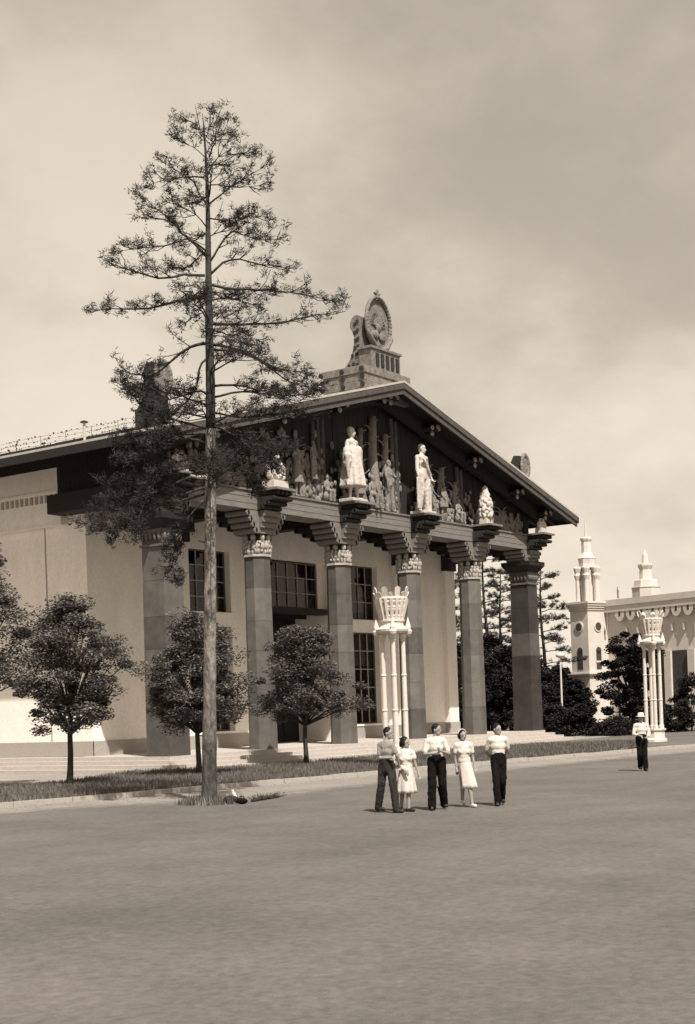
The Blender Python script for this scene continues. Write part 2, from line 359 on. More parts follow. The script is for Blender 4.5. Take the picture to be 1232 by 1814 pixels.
# lawn strip between the path and the kerb
lawn_top=[(60,1397),(150,1385),(240,1371),(300,1364),(385,1366),(500,1358),(640,1346),(760,1336),(850,1328),(960,1321),(1060,1318),(1150,1316)]
LT=[tuple(onZ(x,y,G)[:2]) for x,y in lawn_top]
LT=[(LT[0][0]-8,LT[0][1]-.2)]+LT
lawn_bot=[k for k in kerb[:-3]]+[tuple(onZ(1150,1323,G)[:2])]
KB=[(x,y+.12) for x,y in lawn_bot]
lawn=LT+KB[::-1]
sheet('lawn',lawn,G+.05,'soil').build('lawn_soil','soil').__setitem__('kind','structure')
def inside(p,poly):
    c=False; n=len(poly); x,y=p
    for i in range(n):
        x1,y1=poly[i]; x2,y2=poly[(i+1)%n]
        if (y1>y)!=(y2>y) and x<(x2-x1)*(y-y1)/(y2-y1)+x1: c=not c
    return c
def grass(name,poly,count,h0,h1,seed,z0=G+.05,dens=None):
    r=random.Random(seed); xs=[p[0] for p in poly]; ys=[p[1] for p in poly]; v=[];f=[]; n=0; tries=0
    while n<count and tries<count*12:
        tries+=1
        x=r.uniform(min(xs),max(xs)); y=r.uniform(min(ys),max(ys))
        if not inside((x,y),poly): continue
        if not dens and math.sin(x*1.9+2*math.sin(y*1.3))+math.sin(y*3.1+x*.7)<-1.1 and r.random()<.8: continue
        if dens and r.random()>dens(x,y): continue
        h=r.uniform(h0,h1); a=r.uniform(0,PI); wd=r.uniform(.012,.028); lx,ly=r.uniform(-.06,.06),r.uniform(-.06,.06); k=len(v)
        ca,sa=math.cos(a)*wd,math.sin(a)*wd
        v+=[(x-ca,y-sa,z0-.01),(x+ca,y+sa,z0-.01),(x+lx,y+ly,z0+h)]; f.append((k,k+1,k+2)); n+=1
    mb=MB(); mb.v=v; mb.f=f
    return mb.build(name,'grass',fix=False)
o=grass('lawn_grass',lawn,85000,.06,.2,3); tag(o,'short rough grass strip between the kerb and the portico steps','grass',kind='stuff')
gb=MB(); rg=random.Random(21)
for k in range(900):
    i=rg.randrange(1,len(kerb)-2); u_=rg.random(); a_,b_=kerb[i],kerb[i+1]; off=-abs(rg.gauss(0,1.0))-.15
    x=a_[0]+(b_[0]-a_[0])*u_; y=a_[1]+(b_[1]-a_[1])*u_+off; s_=rg.uniform(.008,.03)
    gb.box((x,y,G+s_*.3+.004),(s_*1.4,s_,s_*.7),rg.uniform(0,3),top=(.6,.6))
o=gb.build('gravel','soil'); tag(o,'scattered gravel and crumbs along the foot of the kerb','gravel',kind='stuff')
# kerb stones
kt=thing('kerb','low pale stone kerb running along the front edge of the lawn','kerb',(0,-11,G))
kt['kind']='structure'; del kt['category']
kb=MB(); kb.box((0,0,0),(.98,.2,.16)); kme=kb.mesh('kerb_stone','kerb')
tot=0
for a,b in zip(kerb[:-1],kerb[1:]):
    L=math.dist(a,b); n=max(1,round(L)); an=math.atan2(b[1]-a[1],b[0]-a[0])
    for i in range(n):
        u=(i+.5)/n; x=a[0]+(b[0]-a[0])*u; y=a[1]+(b[1]-a[1])*u
        o=D.objects.new('kerb_stone',kme); COL.objects.link(o); o.parent=kt
        o.location=(x,y+11+rnd.uniform(-.012,.012),.05+rnd.uniform(-.012,.012)); o.rotation_euler=(0,0,an+rnd.uniform(-.012,.012)); o.scale=(L/n,1,1)
# ------------------------------------------------------------------ portico platform with steps
S=5.883; XC=2.5*S
pf=thing('stone_platform','x','x',(XC,0,G)); del pf['category']; del pf['label']; pf['kind']='structure'
# four slabs; each step a stack of long stones (pieces) with joints on the two visible sides
NST=4; rise=.6/NST
for k in range(NST):
    ex=.68+.38*(NST-1-k); z0=G+k*rise; z1=z0+rise
    x0,x1,y0,y1=-ex,5*S+ex,-ex,20
    MB().bb(x0+.45,x1-.45,y0+.45,y1,z0+.001*k,z1-.012).build('step_core','step',pf)
    sx_=x0; r=random.Random(40+k)
    while sx_<x1-.01:
        L=min(r.uniform(1.5,2.1),x1-sx_); 
        if x1-sx_-L<.5: L=x1-sx_
        d=r.uniform(-.004,.004)
        MB().bb(sx_+.005,sx_+L-.005,y0+d,y0+.5,z0,z1+r.uniform(-.003,.003)).build('step_stone','step',pf)
        sx_+=L
    for side in (0,1):
        yy=y0+.505
        while yy<(12 if side==0 else 8):
            L=r.uniform(1.5,2.1)
            if side==0: MB().bb(x0,x0+.45,yy,yy+L-.01,z0,z1+r.uniform(-.003,.003)).build('step_stone','step',pf)
            else: MB().bb(x1-.45,x1,yy,yy+L-.01,z0,z1).build('step_stone','step',pf)
            yy+=L
# platform paving in flags
fl=MB()
for i in range(32):
    for j in range(5):
        x=-.2+i*.93; y=-.15+j*1.0
        fl.bb(x+.006,x+.924,y+.006,y+.994,-.015,rnd.uniform(.001,.004))
o=fl.build('paving_flags','floor',pf); o['kind']='stuff'
# ------------------------------------------------------------------ pavilion
YW=4.6; XL=.45; XR=29.25; YB=34
B=thing('exhibition_pavilion','timber gabled exhibition pavilion with six tall stone columns and pale plaster hall behind','pavilion',(XC,0,0))
HW=10.4
def wx(x,y): return float(onY(x,y,YW)[0])
WX1=(onY(325,1083,YW)[0],onY(410,1083,YW)[0]); WZ1=(6.2,9.05)
WX3=(onY(620,1097,YW)[0],onY(671,1097,YW)[0])
EX=(onY(479,1200,YW)[0]-.35,onY(588,1200,YW)[0])
# front wall with openings, as blocks butted around them
fw=MB()
ops=[(WX1[0],WX1[1],.75,5.55),(WX1[0],WX1[1],6.2,9.05),(EX[0],EX[1],0,8.95),(WX3[0],WX3[1],.75,5.55),(WX3[0],WX3[1],6.2,9.05)]
xs=sorted(set([XL,XR]+[a for o_ in ops for a in o_[:2]]))
TKW=.45
for a,b in zip(xs[:-1],xs[1:]):
    m_=(a+b)/2; cut=sorted([(o_[2],o_[3]) for o_ in ops if o_[0]<m_<o_[1]]); z=0
    for c0,c1 in cut:
        if c0>z+.01: fw.bb(a,b,YW,YW+TKW,z,c0)
        z=c1
    if z<HW: fw.bb(a,b,YW,YW+TKW,z,HW)
fw.build('front_wall','plaster',B)
MB().bb(XL,XL+TKW,YW+TKW,YB,0,12.6).build('side_wall','plaster',B)
MB().bb(XR-TKW,XR,YW+TKW,YB,0,12.6).build('side_wall','plaster',B)
MB().bb(XL,XR,YB,YB+.4,0,12.6).build('rear_wall','plaster',B)
# rough plinth
for a,b in ((XL-.05,EX[0]-.2),(EX[1]+.2,XR+.05)): MB().bb(a,b,YW-.06,YW-.002,0,.62).build('plinth','rough',B)
MB().bb(XL-.06,XL-.002,YW-.06,YB,0,.62).build('plinth','rough',B)
# projecting upper frieze on the side wall, with dentils
yb=float(onX(106,880,XL-.25)[1])
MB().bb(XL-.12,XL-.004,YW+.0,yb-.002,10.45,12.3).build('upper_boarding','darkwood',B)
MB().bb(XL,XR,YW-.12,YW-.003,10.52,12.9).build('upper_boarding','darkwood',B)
MB().bb(XL-.27,XL-.004,yb,YB,12.004,13.0).build('upper_boarding','darkwood',B)  # dark boards added over the wall to stand for the dark eave soffit
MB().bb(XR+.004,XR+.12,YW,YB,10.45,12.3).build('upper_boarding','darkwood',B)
fr=MB().bb(XL-.25,XL-.001,yb,YB,9.62,12.0); o=fr.build('side_frieze','plaster',B)
MB().bb(XL-.31,XL-.252,yb-.04,YB,11.0,11.08).build('moulding','plaster',o)
for i in range(16): MB().bb(XL-.30,XL-.252,yb+.12+i*.3,yb+.26+i*.3,10.6,10.92).build('dentil','carved',o)
MB().bb(XL-.29,XL-.252,yb-.02,YB,9.6,9.68).build('moulding','plaster',o)
MB().bb(XL-.02,XL-.001,yb+1.2,yb+1.26,.65,9.6).build('wall_joint','rough',B)
# window frames, glazing
def window(x0,x1,z0,z1,nx,nz,cur,dep=.32):
    y=YW+dep
    f=MB(); t=.07
    f.bb(x0,x0+t,y,y+.08,z0,z1).bb(x1-t,x1,y,y+.08,z0,z1).bb(x0+t,x1-t,y,y+.08,z0,z0+t).bb(x0+t,x1-t,y,y+.08,z1-t,z1)
    w_=f.build('window','frame',B)
    g=MB()
    for i in range(1,nx):
        X=x0+(x1-x0)*i/nx; g.bb(X-.022,X+.022,y+.01,y+.06,z0+t,z1-t)
    for j in range(1,nz):
        Z=z0+(z1-z0)*j/nz; g.bb(x0+t,x1-t,y+.014,y+.056,Z-.022,Z+.022)
    g.build('glazing_bars','carved',w_)
    MB().bb(x0+t,x1-t,y+.07,y+.076,z0+t,z1-t).build('pane','glass',w_)
    if cur:
        c=MB(); n=70; zz=z0 if cur==1 else z0+(z1-z0)*.25
        v=[];ff=[]
        for i in range(n+1):
            X=x0+t+(x1-x0-2*t)*i/n; Y=y+.3+.04*math.sin(i*1.7)+.02*math.sin(i*.6)
            v+=[(X,Y,zz),(X,Y,z1)]
        for i in range(n): ff.append((2*i,2*i+2,2*i+3,2*i+1))
        MB().add(v,ff).build('curtain','curtain',w_)
    # sloping sill
    MB().bb(x0-.08,x1+.08,YW-.10,y-.002,z0-.10,z0-.004).build('sill','plaster',w_)
    MB().bb(x0-.4,x1+.4,YW+TKW+.9,YW+TKW+1.0,z0-.4,z1+.4).build('room_backing','black',w_)
window(WX1[0],WX1[1],6.2,9.05,5,4,2); window(WX1[0],WX1[1],.75,5.55,5,5,1)
window(WX3[0],WX3[1],6.2,9.05,4,3,0); window(WX3[0],WX3[1],.75,5.55,4,5,1)
# entrance bay: deep portal, lintel, upper window
window(EX[0]+.1,EX[1]-.55,6.62,8.9,6,3,2,dep=.36)
MB().bb(EX[0],EX[0]+.1,YW+.3,YW+TKW,6.6,8.95).build('window_surround','plaster',B)
MB().bb(EX[1]-.55,EX[1],YW+.3,YW+TKW,6.6,8.95).build('window_surround','plaster',B)
MB().bb(EX[0]-.05,EX[1]+.12,YW-.35,YW+.7,6.36,6.6).build('entrance_canopy','darkwood',B)
MB().bb(EX[0]-.3,EX[0],YW+TKW,YW+2.2,0,6.4).build('portal_reveal','plaster',B)
MB().bb(EX[1],EX[1]+.3,YW+TKW,YW+2.2,0,6.4).build('portal_reveal','plaster',B)
dr=MB().bb(EX[0],EX[1],YW+2.2,YW+2.3,0,6.4).build('entrance_door','door',B)
for i in range(4):
    X=EX[0]+.3+(EX[1]-EX[0]-.6)*(i+.5)/4
    MB().bb(X-.42,X+.42,YW+2.16,YW+2.198,.3,2.4).bb(X-.42,X+.42,YW+2.16,YW+2.198,2.6,5.6).build('door_panel','darkwood',dr)
# wall pilasters with corbels under the ceiling
for i in range(1,6):
    X=i*S; X=min(max(X,XL+.62),XR-.62)
    if EX[0]-.5<X<EX[1]+.2 and i==2: X=EX[0]-.62
    if i==3: X=EX[1]+.6
    p=MB().bb(X-.5,X+.5,YW-.30,YW-.001,0,9.2).build('pilaster','plaster',B)
    MB().bb(X-.55,X+.55,YW-.34,YW-.003,0,.62).build('plinth','rough',p)
    c=MB()
    for k in range(3): c.bb(X-.42,X+.42,YW-.5-.3*k,YW-.002,9.2+.4*k+.003,9.6+.4*k)
    c.build('corbel','beamend',B)
# ceiling with beams
MB().bb(XL-.6,XR+.6,.62,YW+.3,10.4,10.5).build('portico_ceiling','soffit',B)
for i in range(6): MB().bb(i*S-.35,i*S+.35,.62,YW-.002,10.0,10.398).build('ceiling_beam','darkwood',B)
# side beams running back from the corner columns
for X in (0,5*S): MB().bb(X-.5,X+.5,.62,YW+1.2,9.98,10.75).build('side_beam','darkwood',B)
# dark boarding between side beam and eave
for X in (0.02,5*S-.14):
    for i in range(22): MB().bb(X+.1*(X<1),X+.12+.1*(X<1),.1+i*.26,.1+i*.26+.25,10.75,13.0).build('side_board','darkwood',B)
# entablature : three laid timbers
ee=5*S+.62
z=10.0
for k,h in enumerate((.24,.26,.25)):
    x0=-.62
    MB().bb(x0,ee,-.6-.012*k,.6,z+.004,z+h).build('entablature_beam','beam',B); z+=h
MB().bb(-.66,ee+.04,-.68,-.1,10.755,10.83).build('ledge_board','beam',B)
# ---- columns
def oct_ring(w,sq=False):
    if sq: return [(-w/2,-w/2),(w/2,-w/2),(w/2,w/2),(-w/2,w/2)]
    a=w*.2071; h=w/2
    return [(-a,-h),(a,-h),(h,-a),(h,a),(a,h),(-a,h),(-h,a),(-h,-a)]
def prism(mb,c,w0,w1,z0,z1,sq=False):
    r0=oct_ring(w0,sq); r1=oct_ring(w1,sq); n=len(r0)
    v=[(c[0]+x,c[1]+y,z0) for x,y in r0]+[(c[0]+x,c[1]+y,z1) for x,y in r1]
    mb.add(v,[tuple(range(n))[::-1],tuple(range(n,2*n))]+[(i,(i+1)%n,n+(i+1)%n,n+i) for i in range(n)]); return mb
blockmesh={}
def column(i):
    sq=i in (0,5); X=i*S; r=random.Random(100+i)
    W0,W1=(1.16,1.04) if not sq else (1.2,1.08)
    core=MB(); prism(core,(X,0),W0-.05,W1-.05,0,8.1,sq)
    col=core.build('column','stoneC',B)
    nb=6; zz=0
    hs=[1.45,1.3,1.4,1.25,1.4,1.3]; 
    for k in range(nb):
        z0=zz; z1=zz+hs[k]; zz=z1
        t0,t1=z0/8.1,z1/8.1
        mb=MB(); prism(mb,(X,0),W0+(W1-W0)*t0,W0+(W1-W0)*t1,z0+.006,z1-.006,sq)
        m=r.choice(['stoneA','stoneA','stoneB','stoneB','stoneC'] if k>0 else ['stoneB','stoneC'])
        if i==5 : m=r.choice(['stoneD','stoneC','stoneD'])
        if i==0: m=r.choice(['stoneB','stoneC']) if k>1 else 'stoneC'
        mb.build('column_block',m,col)
    # capital
    cap=MB()
    prism(cap,(X,0),W1+.14,W1+.14,8.1,8.2,sq)
    cp=cap.build('capital','carved' if not sq else 'stoneB',B)
    b2=MB(); prism(b2,(X,0),W1-.02,W1+.1,8.2,8.78,sq); b2.build('carved_band','beam' if not sq else 'stoneC',cp)
    if not sq:
        # carved foliage scrolls round the band
        ring=MB()
        for a_ in range(24):
            an=2*PI*(a_+r.uniform(-.3,.3))/24; rr=(W1/2+.05)
            for (dz,rad) in ((.12,.075),(.32,.09),(.50,.07)):
                an2=an+ (dz*0.4); ring.ell((X+rr*math.cos(an2),rr*math.sin(an2),8.2+dz+r.uniform(-.03,.03)),(rad*r.uniform(.6,1.1),rad*r.uniform(.6,1.1),rad*r.uniform(.8,1.9)),6,m=5)
        ring.build('leaf_carving','carved',cp)
        b3=MB(); prism(b3,(X,0),W1-.25,W1-.12,8.78,9.05,sq); b3.build('neck_block','beamend',cp)
        for k,a_ in enumerate(range(8)):
            an=2*PI*a_/8+PI/8; MB().ell((X+.5*math.cos(an),.5*math.sin(an),8.9),(.12,.12,.15),8,m=6).build('carved_knob','carved',cp)
    else:
        rr=MB()
        for a_ in range(5):
            for s_,(ux,uy) in enumerate(((0,-1),(-1,0))):
                p=-W1/2+W1*(a_+.5)/5; c=(X+p,-W1/2-.05,8.48) if s_==0 else (X-W1/2-.05,p,8.48)
                rr.ell(c,(.08,.08,.16),6,m=5)
        rr.build('leaf_carving','stoneB',cp)
        b3=MB(); prism(b3,(X,0),W1+.12,1.72,8.78,9.12,True); b3.build('flared_block','darkwood',cp)
        b4=MB(); prism(b4,(X,0),1.76,1.80,9.13,9.36,True); b4.build('abacus','darkwood',cp)
    # cross-shaped stack of corbel logs
    st=9.05 if not sq else 9.37; n=4 if not sq else 3; hh=(9.985-st)/n
    cb=None
    for k in range(n):
        z0=st+hh*k; z1=z0+hh-.006; L=.72+.16*k; h=hh/2
        def logend(mb,x0,x1,y0,y1,ax):
            mb.bb(x0,x1,y0,y1,z0,z1)
            for e in ((x0,x1) if ax=='x' else (y0,y1)):
                if ax=='x': mb.tube([(e,y0,(z0+z1)/2),(e,y1,(z0+z1)/2)],h*.98,10)
                else: mb.tube([(x0,e,(z0+z1)/2),(x1,e,(z0+z1)/2)],h*.98,10)
        xl,xr=X-L,X+L
        mb=MB(); logend(mb,xl,xr,-.58,.58,'x')
        o=mb.build('corbel_log','beam',B)
        mb=MB(); logend(mb,X-.44,X+.44,.585,.7+.45*k,'y'); mb.build('corbel_log','beamend',B)
        MB().bb(X-.5,X+.5,-.60-.10*k,-.585,z0,z1).build('corbel_face','beam',o)
    # front console carrying the sculpture
    for k,(dz,ln) in enumerate(((0,.5),(.17,.8),(.34,1.1))):
        mb=MB(); z0=10.02+dz; z1=z0+.165; yy=-.62-ln+.25
        mb.bb(X-.62,X+.62,yy,-.62,z0,z1); mb.tube([(X-.62,yy,(z0+z1)/2),(X+.62,yy,(z0+z1)/2)],.08,10)
        co_=mb.build('console_log','beamend',B)
    for dx in (-.42,-.14,.14,.42):
        mb=MB(); mb.tube([(X+dx,-.65,10.66),(X+dx,-1.55,10.66)],[.1,.1],10); mb.ell((X+dx,-1.55,10.66),(.1,.1,.1),8,m=6); mb.build('console_log','beamend',B)
    MB().bb(X-.66,X+.66,-1.72,-.65,10.765,10.86).build('console_top','beam',B)
for i in range(6): column(i)
# ---- roof
EXT=2.97; YF=-1.95; ZE=12.04; ZA=16.75; SL=(ZA-ZE)/(XC+EXT)
XL0=-EXT; XR0=5*S+EXT
def roofz(x): return ZA-SL*abs(x-XC)
for sgn in (-1,1):
    xe=XL0 if sgn<0 else XR0
    pts=[(xe,ZE-.10),(XC,ZA-.10),(XC,ZA),(xe,ZE)]
    MB().poly(pts,YF-.10,YB+1.5).build('roof','metalroof',B)
    # soffit boards run along the slope
    pts=[(xe+.05*(-sgn),ZE-.20),(XC,ZA-.215),(XC,ZA-.102),(xe+.05*(-sgn),ZE-.102)]
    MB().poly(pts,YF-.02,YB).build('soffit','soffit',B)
    # raking fascia in two stepped boards
    for (d0,d1,y0,y1,mm) in ((.10,.36,YF-.085,YF-.025,'fascia'),(.215,.62,YF-.02,YF+.07,'fascia')):
        pts=[(xe,ZE-d1),(XC,ZA-d1),(XC,ZA-d0),(xe,ZE-d0)]
        MB().poly(pts,y0,y1).build('fascia_board',mm,B)
    # inner rake beam against the pediment
    pts=[(xe-sgn*2.1,ZE-.85+SL*2.1),(XC,ZA-.85),(XC,ZA-.22),(xe-sgn*2.1,ZE-.22+SL*2.1)]
    MB().poly(pts,-.75,-.45).build('rake_beam','beamend',B)
    MB().bb(xe-.06,xe+.06,YF-.1,YB,ZE-.42,ZE-.105).build('eave_board','darkwood',B)
    # purlin ends: clusters of round logs carrying the overhang
    for f_ in (.12,.3,.55,.78,.985):
        x=xe+(XC-xe)*f_; zc=roofz(x)-.52
        for dx,dz,ln in ((0,0,1.0),(-.3,-.05,.86),(.3,-.02,.86),(0,-.28,.66)):
            mb=MB(); mb.tube([(x+dx,-.4,zc+dz),(x+dx,-.4-ln,zc+dz)],[.13,.13],10); mb.build('purlin_end','beamend',B)
            MB().ell((x+dx,-.4-ln,zc+dz+.03),(.15,.07,.13),10,m=6).build('purlin_cap','carved',B)
# standing ridge seams and rafters seen from below
for i in range(40):
    t=i/39; 
    for sgn,xe in ((-1,XL0),(1,XR0)):
        pass
for sgn,xe in ((-1,XL0),(1,XR0)):
    for j in range(9):
        y=YF+.35+j*1.0 if sgn<0 else YF+.35+j*1.0
        pts=[(xe-sgn*.1,ZE-.40),(xe-sgn*3.4,ZE-.40+SL*3.3),(xe-sgn*3.4,ZE-.22+SL*3.3),(xe-sgn*.1,ZE-.22)]
        MB().poly(pts,y,y+.16).build('rafter','beamend',B)
# ---- pediment planks
xx=-.55
while xx<5*S+.5:
    wd=rnd.uniform(.26,.38); zt=roofz(xx+wd/2)-.25
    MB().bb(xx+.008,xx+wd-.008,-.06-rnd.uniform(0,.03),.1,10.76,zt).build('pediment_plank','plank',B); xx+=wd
# raised vertical log bundles that frame the sculptures
for cxp,nn in ((9.9,3),(16.25,2),(22.3,2)):
    for k in range(nn):
        x=cxp+k*.36; zt=min(roofz(x)-.9,15.6); MB().tube([(x,-.16,10.83),(x,-.16,zt)],[.14,.12],10).build('pediment_log','fascia',B)
# relief trees, plants and figures
def relief_tree(x,z1,r0):
    mb=MB(); z0=10.83; pts=[(x+.06*math.sin(k*1.3),-.22,z0+(z1-z0)*k/6) for k in range(7)]
    mb.tube(pts,[r0*(1.25-.5*k/6) for k in range(7)],10)
    for k in range(5):
        z=z0+(z1-z0)*(.55+.09*k); s_=(-1)**k; mb.tube([(x,-.2,z),(x+s_*.35,-.24,z+.3),(x+s_*.6,-.2,z+.35)],[.05,.04,.02],6)
    mb.build('relief_tree','relief',B,smooth=True)
for x,z1,r0 in ((13.5,14.6,.17),(14.55,15.3,.26),(15.6,14.6,.2),(19.4,13.6,.17),(20.6,13.6,.22),(8.9,13.0,.15),(7.2,12.8,.14),(2.2,11.9,.13),(3.6,12.2,.15),(21.9,13.0,.16),(25.6,12.2,.14),(26.8,12.0,.13)): relief_tree(x,z1,r0)
def relief_mass(x0,x1,h,seed,m='relief'):
    r=random.Random(seed); mb=MB(); n=int((x1-x0)*22)
    for k in range(n):
        x=r.uniform(x0,x1); hh=h*(.5+.5*r.random()); z=10.85+r.random()*hh
        rr=r.uniform(.07,.17); mb.ell((x,-.15-r.random()*.16*(1-(z-10.85)/h*.5),z),(rr,.07,rr*1.3),6,m=5)
    mb.build('relief_foliage',m,B,smooth=True)
for a in ((.3,6.5,1.6,11),(6,12.5,3.2,12),(12.6,17,3.6,13),(17.8,23.5,2.4,14),(23.5,29,1.2,15),(6.6,10.6,1.5,1),(12.4,16.6,1.7,2),(18.2,22.6,1.3,3),(24.2,28.2,.8,4),(.6,5.0,.9,5),(5.2,10.2,2.4,6),(18.4,20.2,2.2,7)): relief_mass(*a)
# ------------------------------------------------------------------ figures
def limb(mb,pts,rs,n=10):
    for a,b,r0,r1 in zip(pts[:-1],pts[1:],rs[:-1],rs[1:]): mb.caps(a,b,r0,r1,n)
def lerp(a,b,t): return tuple(a[i]+(b[i]-a[i])*t for i in range(3))
def fingers(mb,w,e,side,k,curl):
    """hand: palm and five fingers continuing the forearm e->w"""
    d=(Vector(w)-Vector(e)).normalized(); s=Vector((side,0,0)); s=(s-d*s.dot(d)); 
    if s.length<.2: s=Vector((0,-1,0))-d*Vector((0,-1,0)).dot(d)
    s.normalize(); n_=d.cross(s)
    W=Vector(w); pc=W+d*.05*k
    mb.caps(W,W+d*.07*k,.026*k,.03*k,8)
    for i,(off,ln) in enumerate(((-.024,.055),(-.008,.068),(.008,.066),(.023,.05))):
        b=W+d*.07*k+s*off*k; m_=b+d*ln*.55*k+n_*curl*.02*k; t_=m_+d*ln*.4*k+n_*curl*.045*k
        mb.caps(b,m_,.0095*k,.009*k,6); mb.caps(m_,t_,.009*k,.0078*k,6)
    b=W+d*.02*k-s*.025*k; m_=b+d*.035*k-s*.03*k; mb.caps(b,m_,.0115*k,.010*k,6); mb.caps(m_,m_+d*.03*k+n_*curl*.012*k,.010*k,.0085*k,6)
def figure(J,k=1.0,female=False,out=None):
    """returns body MB, cloth top MB, legs MB, hair MB from joints J (local x right, y away, z up)"""
    g=lambda n:Vector(J[n])
    sh=(g('sR')-g('sL')); ax=sh.normalized(); shm=(g('sR')+g('sL'))/2; pel=(g('hR')+g('hL'))/2
    body=MB(); head=g('head'); fa=math.radians(J.get('face',0)); F=Vector((math.sin(fa),-math.cos(fa),-.05+J.get('nod',0))).normalized()
    side=Vector((F.y,-F.x,0)).normalized()
    body.ell(head+Vector((0,0,.02*k)),(.078*k,.096*k,.108*k),12,ax=side,m=10)      # skull
    body.ell(head+F*.03*k-Vector((0,0,.055*k)),(.058*k,.062*k,.062*k),10,ax=side)   # jaw
    body.caps(head+F*.088*k+Vector((0,0,.012*k)),head+F*.108*k-Vector((0,0,.022*k)),.011*k,.017*k,6) # nose
    body.ell(head+F*.078*k-Vector((0,0,.058*k)),(.026*k,.014*k,.010*k),8,ax=side)   # lips
    body.ell(head+F*.082*k+Vector((0,0,.034*k)),(.05*k,.012*k,.009*k),8,ax=side)    # brow
    body.ell(head+F*.07*k-Vector((0,0,.098*k)),(.022*k,.02*k,.018*k),8,ax=side)     # chin
    for s_ in (-1,1): body.ell(head+side*s_*.079*k-F*.005*k,(.012*k,.022*k,.032*k),8,ax=side)
    body.caps(head-Vector((0,0,.06*k))-F*.02*k,shm+Vector((0,0,.01*k)),.05*k,.062*k)
    def torso(mb,e):
        mb.caps(g('sL')+ax*.02*k,g('sR')-ax*.02*k,(.062+e)*k,(.062+e)*k)
        for t in ((0,.25,.5,.75,1) if e<0 and female else (0,.25,.5,.75)):
            c=shm.lerp(pel,t*.92+.06); hw=[.165,.155,.135 if not female else .115,.145 if not female else .14,.165][int(t*4)]*k*(.92 if female else 1); dp=[.09,.115,.10,.10,.105][int(t*4)]*k
            mb.ell(c,(hw+e*k,dp+e*k,.14*k),14,ax=ax,m=10)
        if female:
            fr=Vector((ax.y,-ax.x,0))
            for s_ in (-.07,.07): mb.ell(shm.lerp(pel,.3)+ax*s_*k+fr*(.062+e)*k,(.055*k,.05*k,.055*k),8,ax=ax)
    torso(body,-.006)
    for s_ in 'LR':
        limb(body,[g('s'+s_),g('e'+s_),g('w'+s_)],[.047*k,.036*k,.025*k] if not female else [.04*k,.032*k,.021*k])
        fingers(body,g('w'+s_),g('e'+s_),1 if s_=='R' else -1,k,J.get('curl',1))
        limb(body,[g('h'+s_),g('k'+s_),g('a'+s_)],[.08*k,.052*k,.036*k])
        calf=g('k'+s_).lerp(g('a'+s_),.28)+Vector((0,.012*k,0)); body.ell(calf,(.05*k,.055*k,.11*k),10)
        t=Vector(J.get('t'+s_,(0,-1,0))).normalized(); a=g('a'+s_); body.caps(a-Vector((0,0,.02*k)),a+t*.13*k-Vector((0,0,.035*k)),.036*k,.028*k)
    top=MB(); torso(top,.014)
    sl=J.get('sleeve',.62)
    for s_ in 'LR':
        top.caps(g('s'+s_),g('s'+s_).lerp(g('e'+s_),sl),.059*k,.056*k*(1.05 if sl<1 else .9))
        if sl>=1: top.caps(g('e'+s_),g('e'+s_).lerp(g('w'+s_),J.get('cuff',.0) or .01),.052*k,.045*k)
    fr=Vector((ax.y,-ax.x,0))
    for s_ in (-1,1): top.caps(shm+fr*.06*k+ax*s_*.05*k+Vector((0,0,.05*k)),shm+fr*.105*k+ax*s_*.035*k-Vector((0,0,.05*k)),.022*k,.016*k,8)
    legs=MB(); wdt=J.get('trw',1.0)
    for s_ in 'LR':
        limb(legs,[g('h'+s_)+Vector((0,0,.06*k)),g('k'+s_),g('a'+s_)-Vector((0,0,0.0*k))],[.105*k*wdt,.082*k*wdt,.078*k*wdt])
        r_=random.Random(int(abs(g('k'+s_).x)*1000)+3)
        for q_ in range(9):
            c=g('k'+s_).lerp(g('a'+s_),r_.uniform(-.5,1)); a_=r_.uniform(0,6.3); dv=Vector((math.cos(a_),math.sin(a_),0))*.075*k*wdt
            legs.caps(c+dv,c+dv+Vector((r_.uniform(-.04,.04),0,r_.uniform(.08,.2)))*k,.02*k,.014*k,6)
    legs.ell(pel+Vector((0,0,.0*k)),(.178*k,.128*k,.17*k),14,ax=ax); legs.ell(pel+Vector((0,0,.1*k)),(.172*k,.130*k,.13*k),14,ax=ax)
    legs.tube([pel+Vector((0,0,.02*k)),pel+Vector((0,0,.19*k))],[.128*k,.128*k],16)
    hair=MB(); hair.ell(head+Vector((0,0,.05*k))-F*.018*k,(.089*k,.098*k,.095*k),12,ax=side,m=8); hair.ell(head-F*.05*k-Vector((0,0,.02*k)),(.07*k,.05*k,.06*k),10,ax=side)
    return dict(body=body,top=top,legs=legs,hair=hair,head=head,F=F,side=side,pel=pel,shm=shm,ax=ax)
def skirt(waist,hem,w0,w1,k=1,folds=9,d=.75,seed=1):
    mb=MB(); n=64; rows=9; v=[];f=[]; r=random.Random(seed); ph=r.uniform(0,6)
    for j in range(rows):
        t=j/(rows-1); c=Vector(waist).lerp(Vector(hem),t); rad=w0+(w1-w0)*(t**.75)
        for i in range(n):
            a=2*PI*i/n; fo=1+.10*t*math.sin(folds*a+ph)+.04*t*math.sin((folds*2-3)*a)
            v.append((c.x+rad*fo*math.cos(a),c.y+rad*d*fo*math.sin(a),c.z))
    for j in range(rows-1):
        for i in range(n): f.append((j*n+i,j*n+(i+1)%n,(j+1)*n+(i+1)%n,(j+1)*n+i))
    f.append(tuple(range(n))[::-1]); f.append(tuple((rows-1)*n+i for i in range(n)))
    return mb.add(v,f)
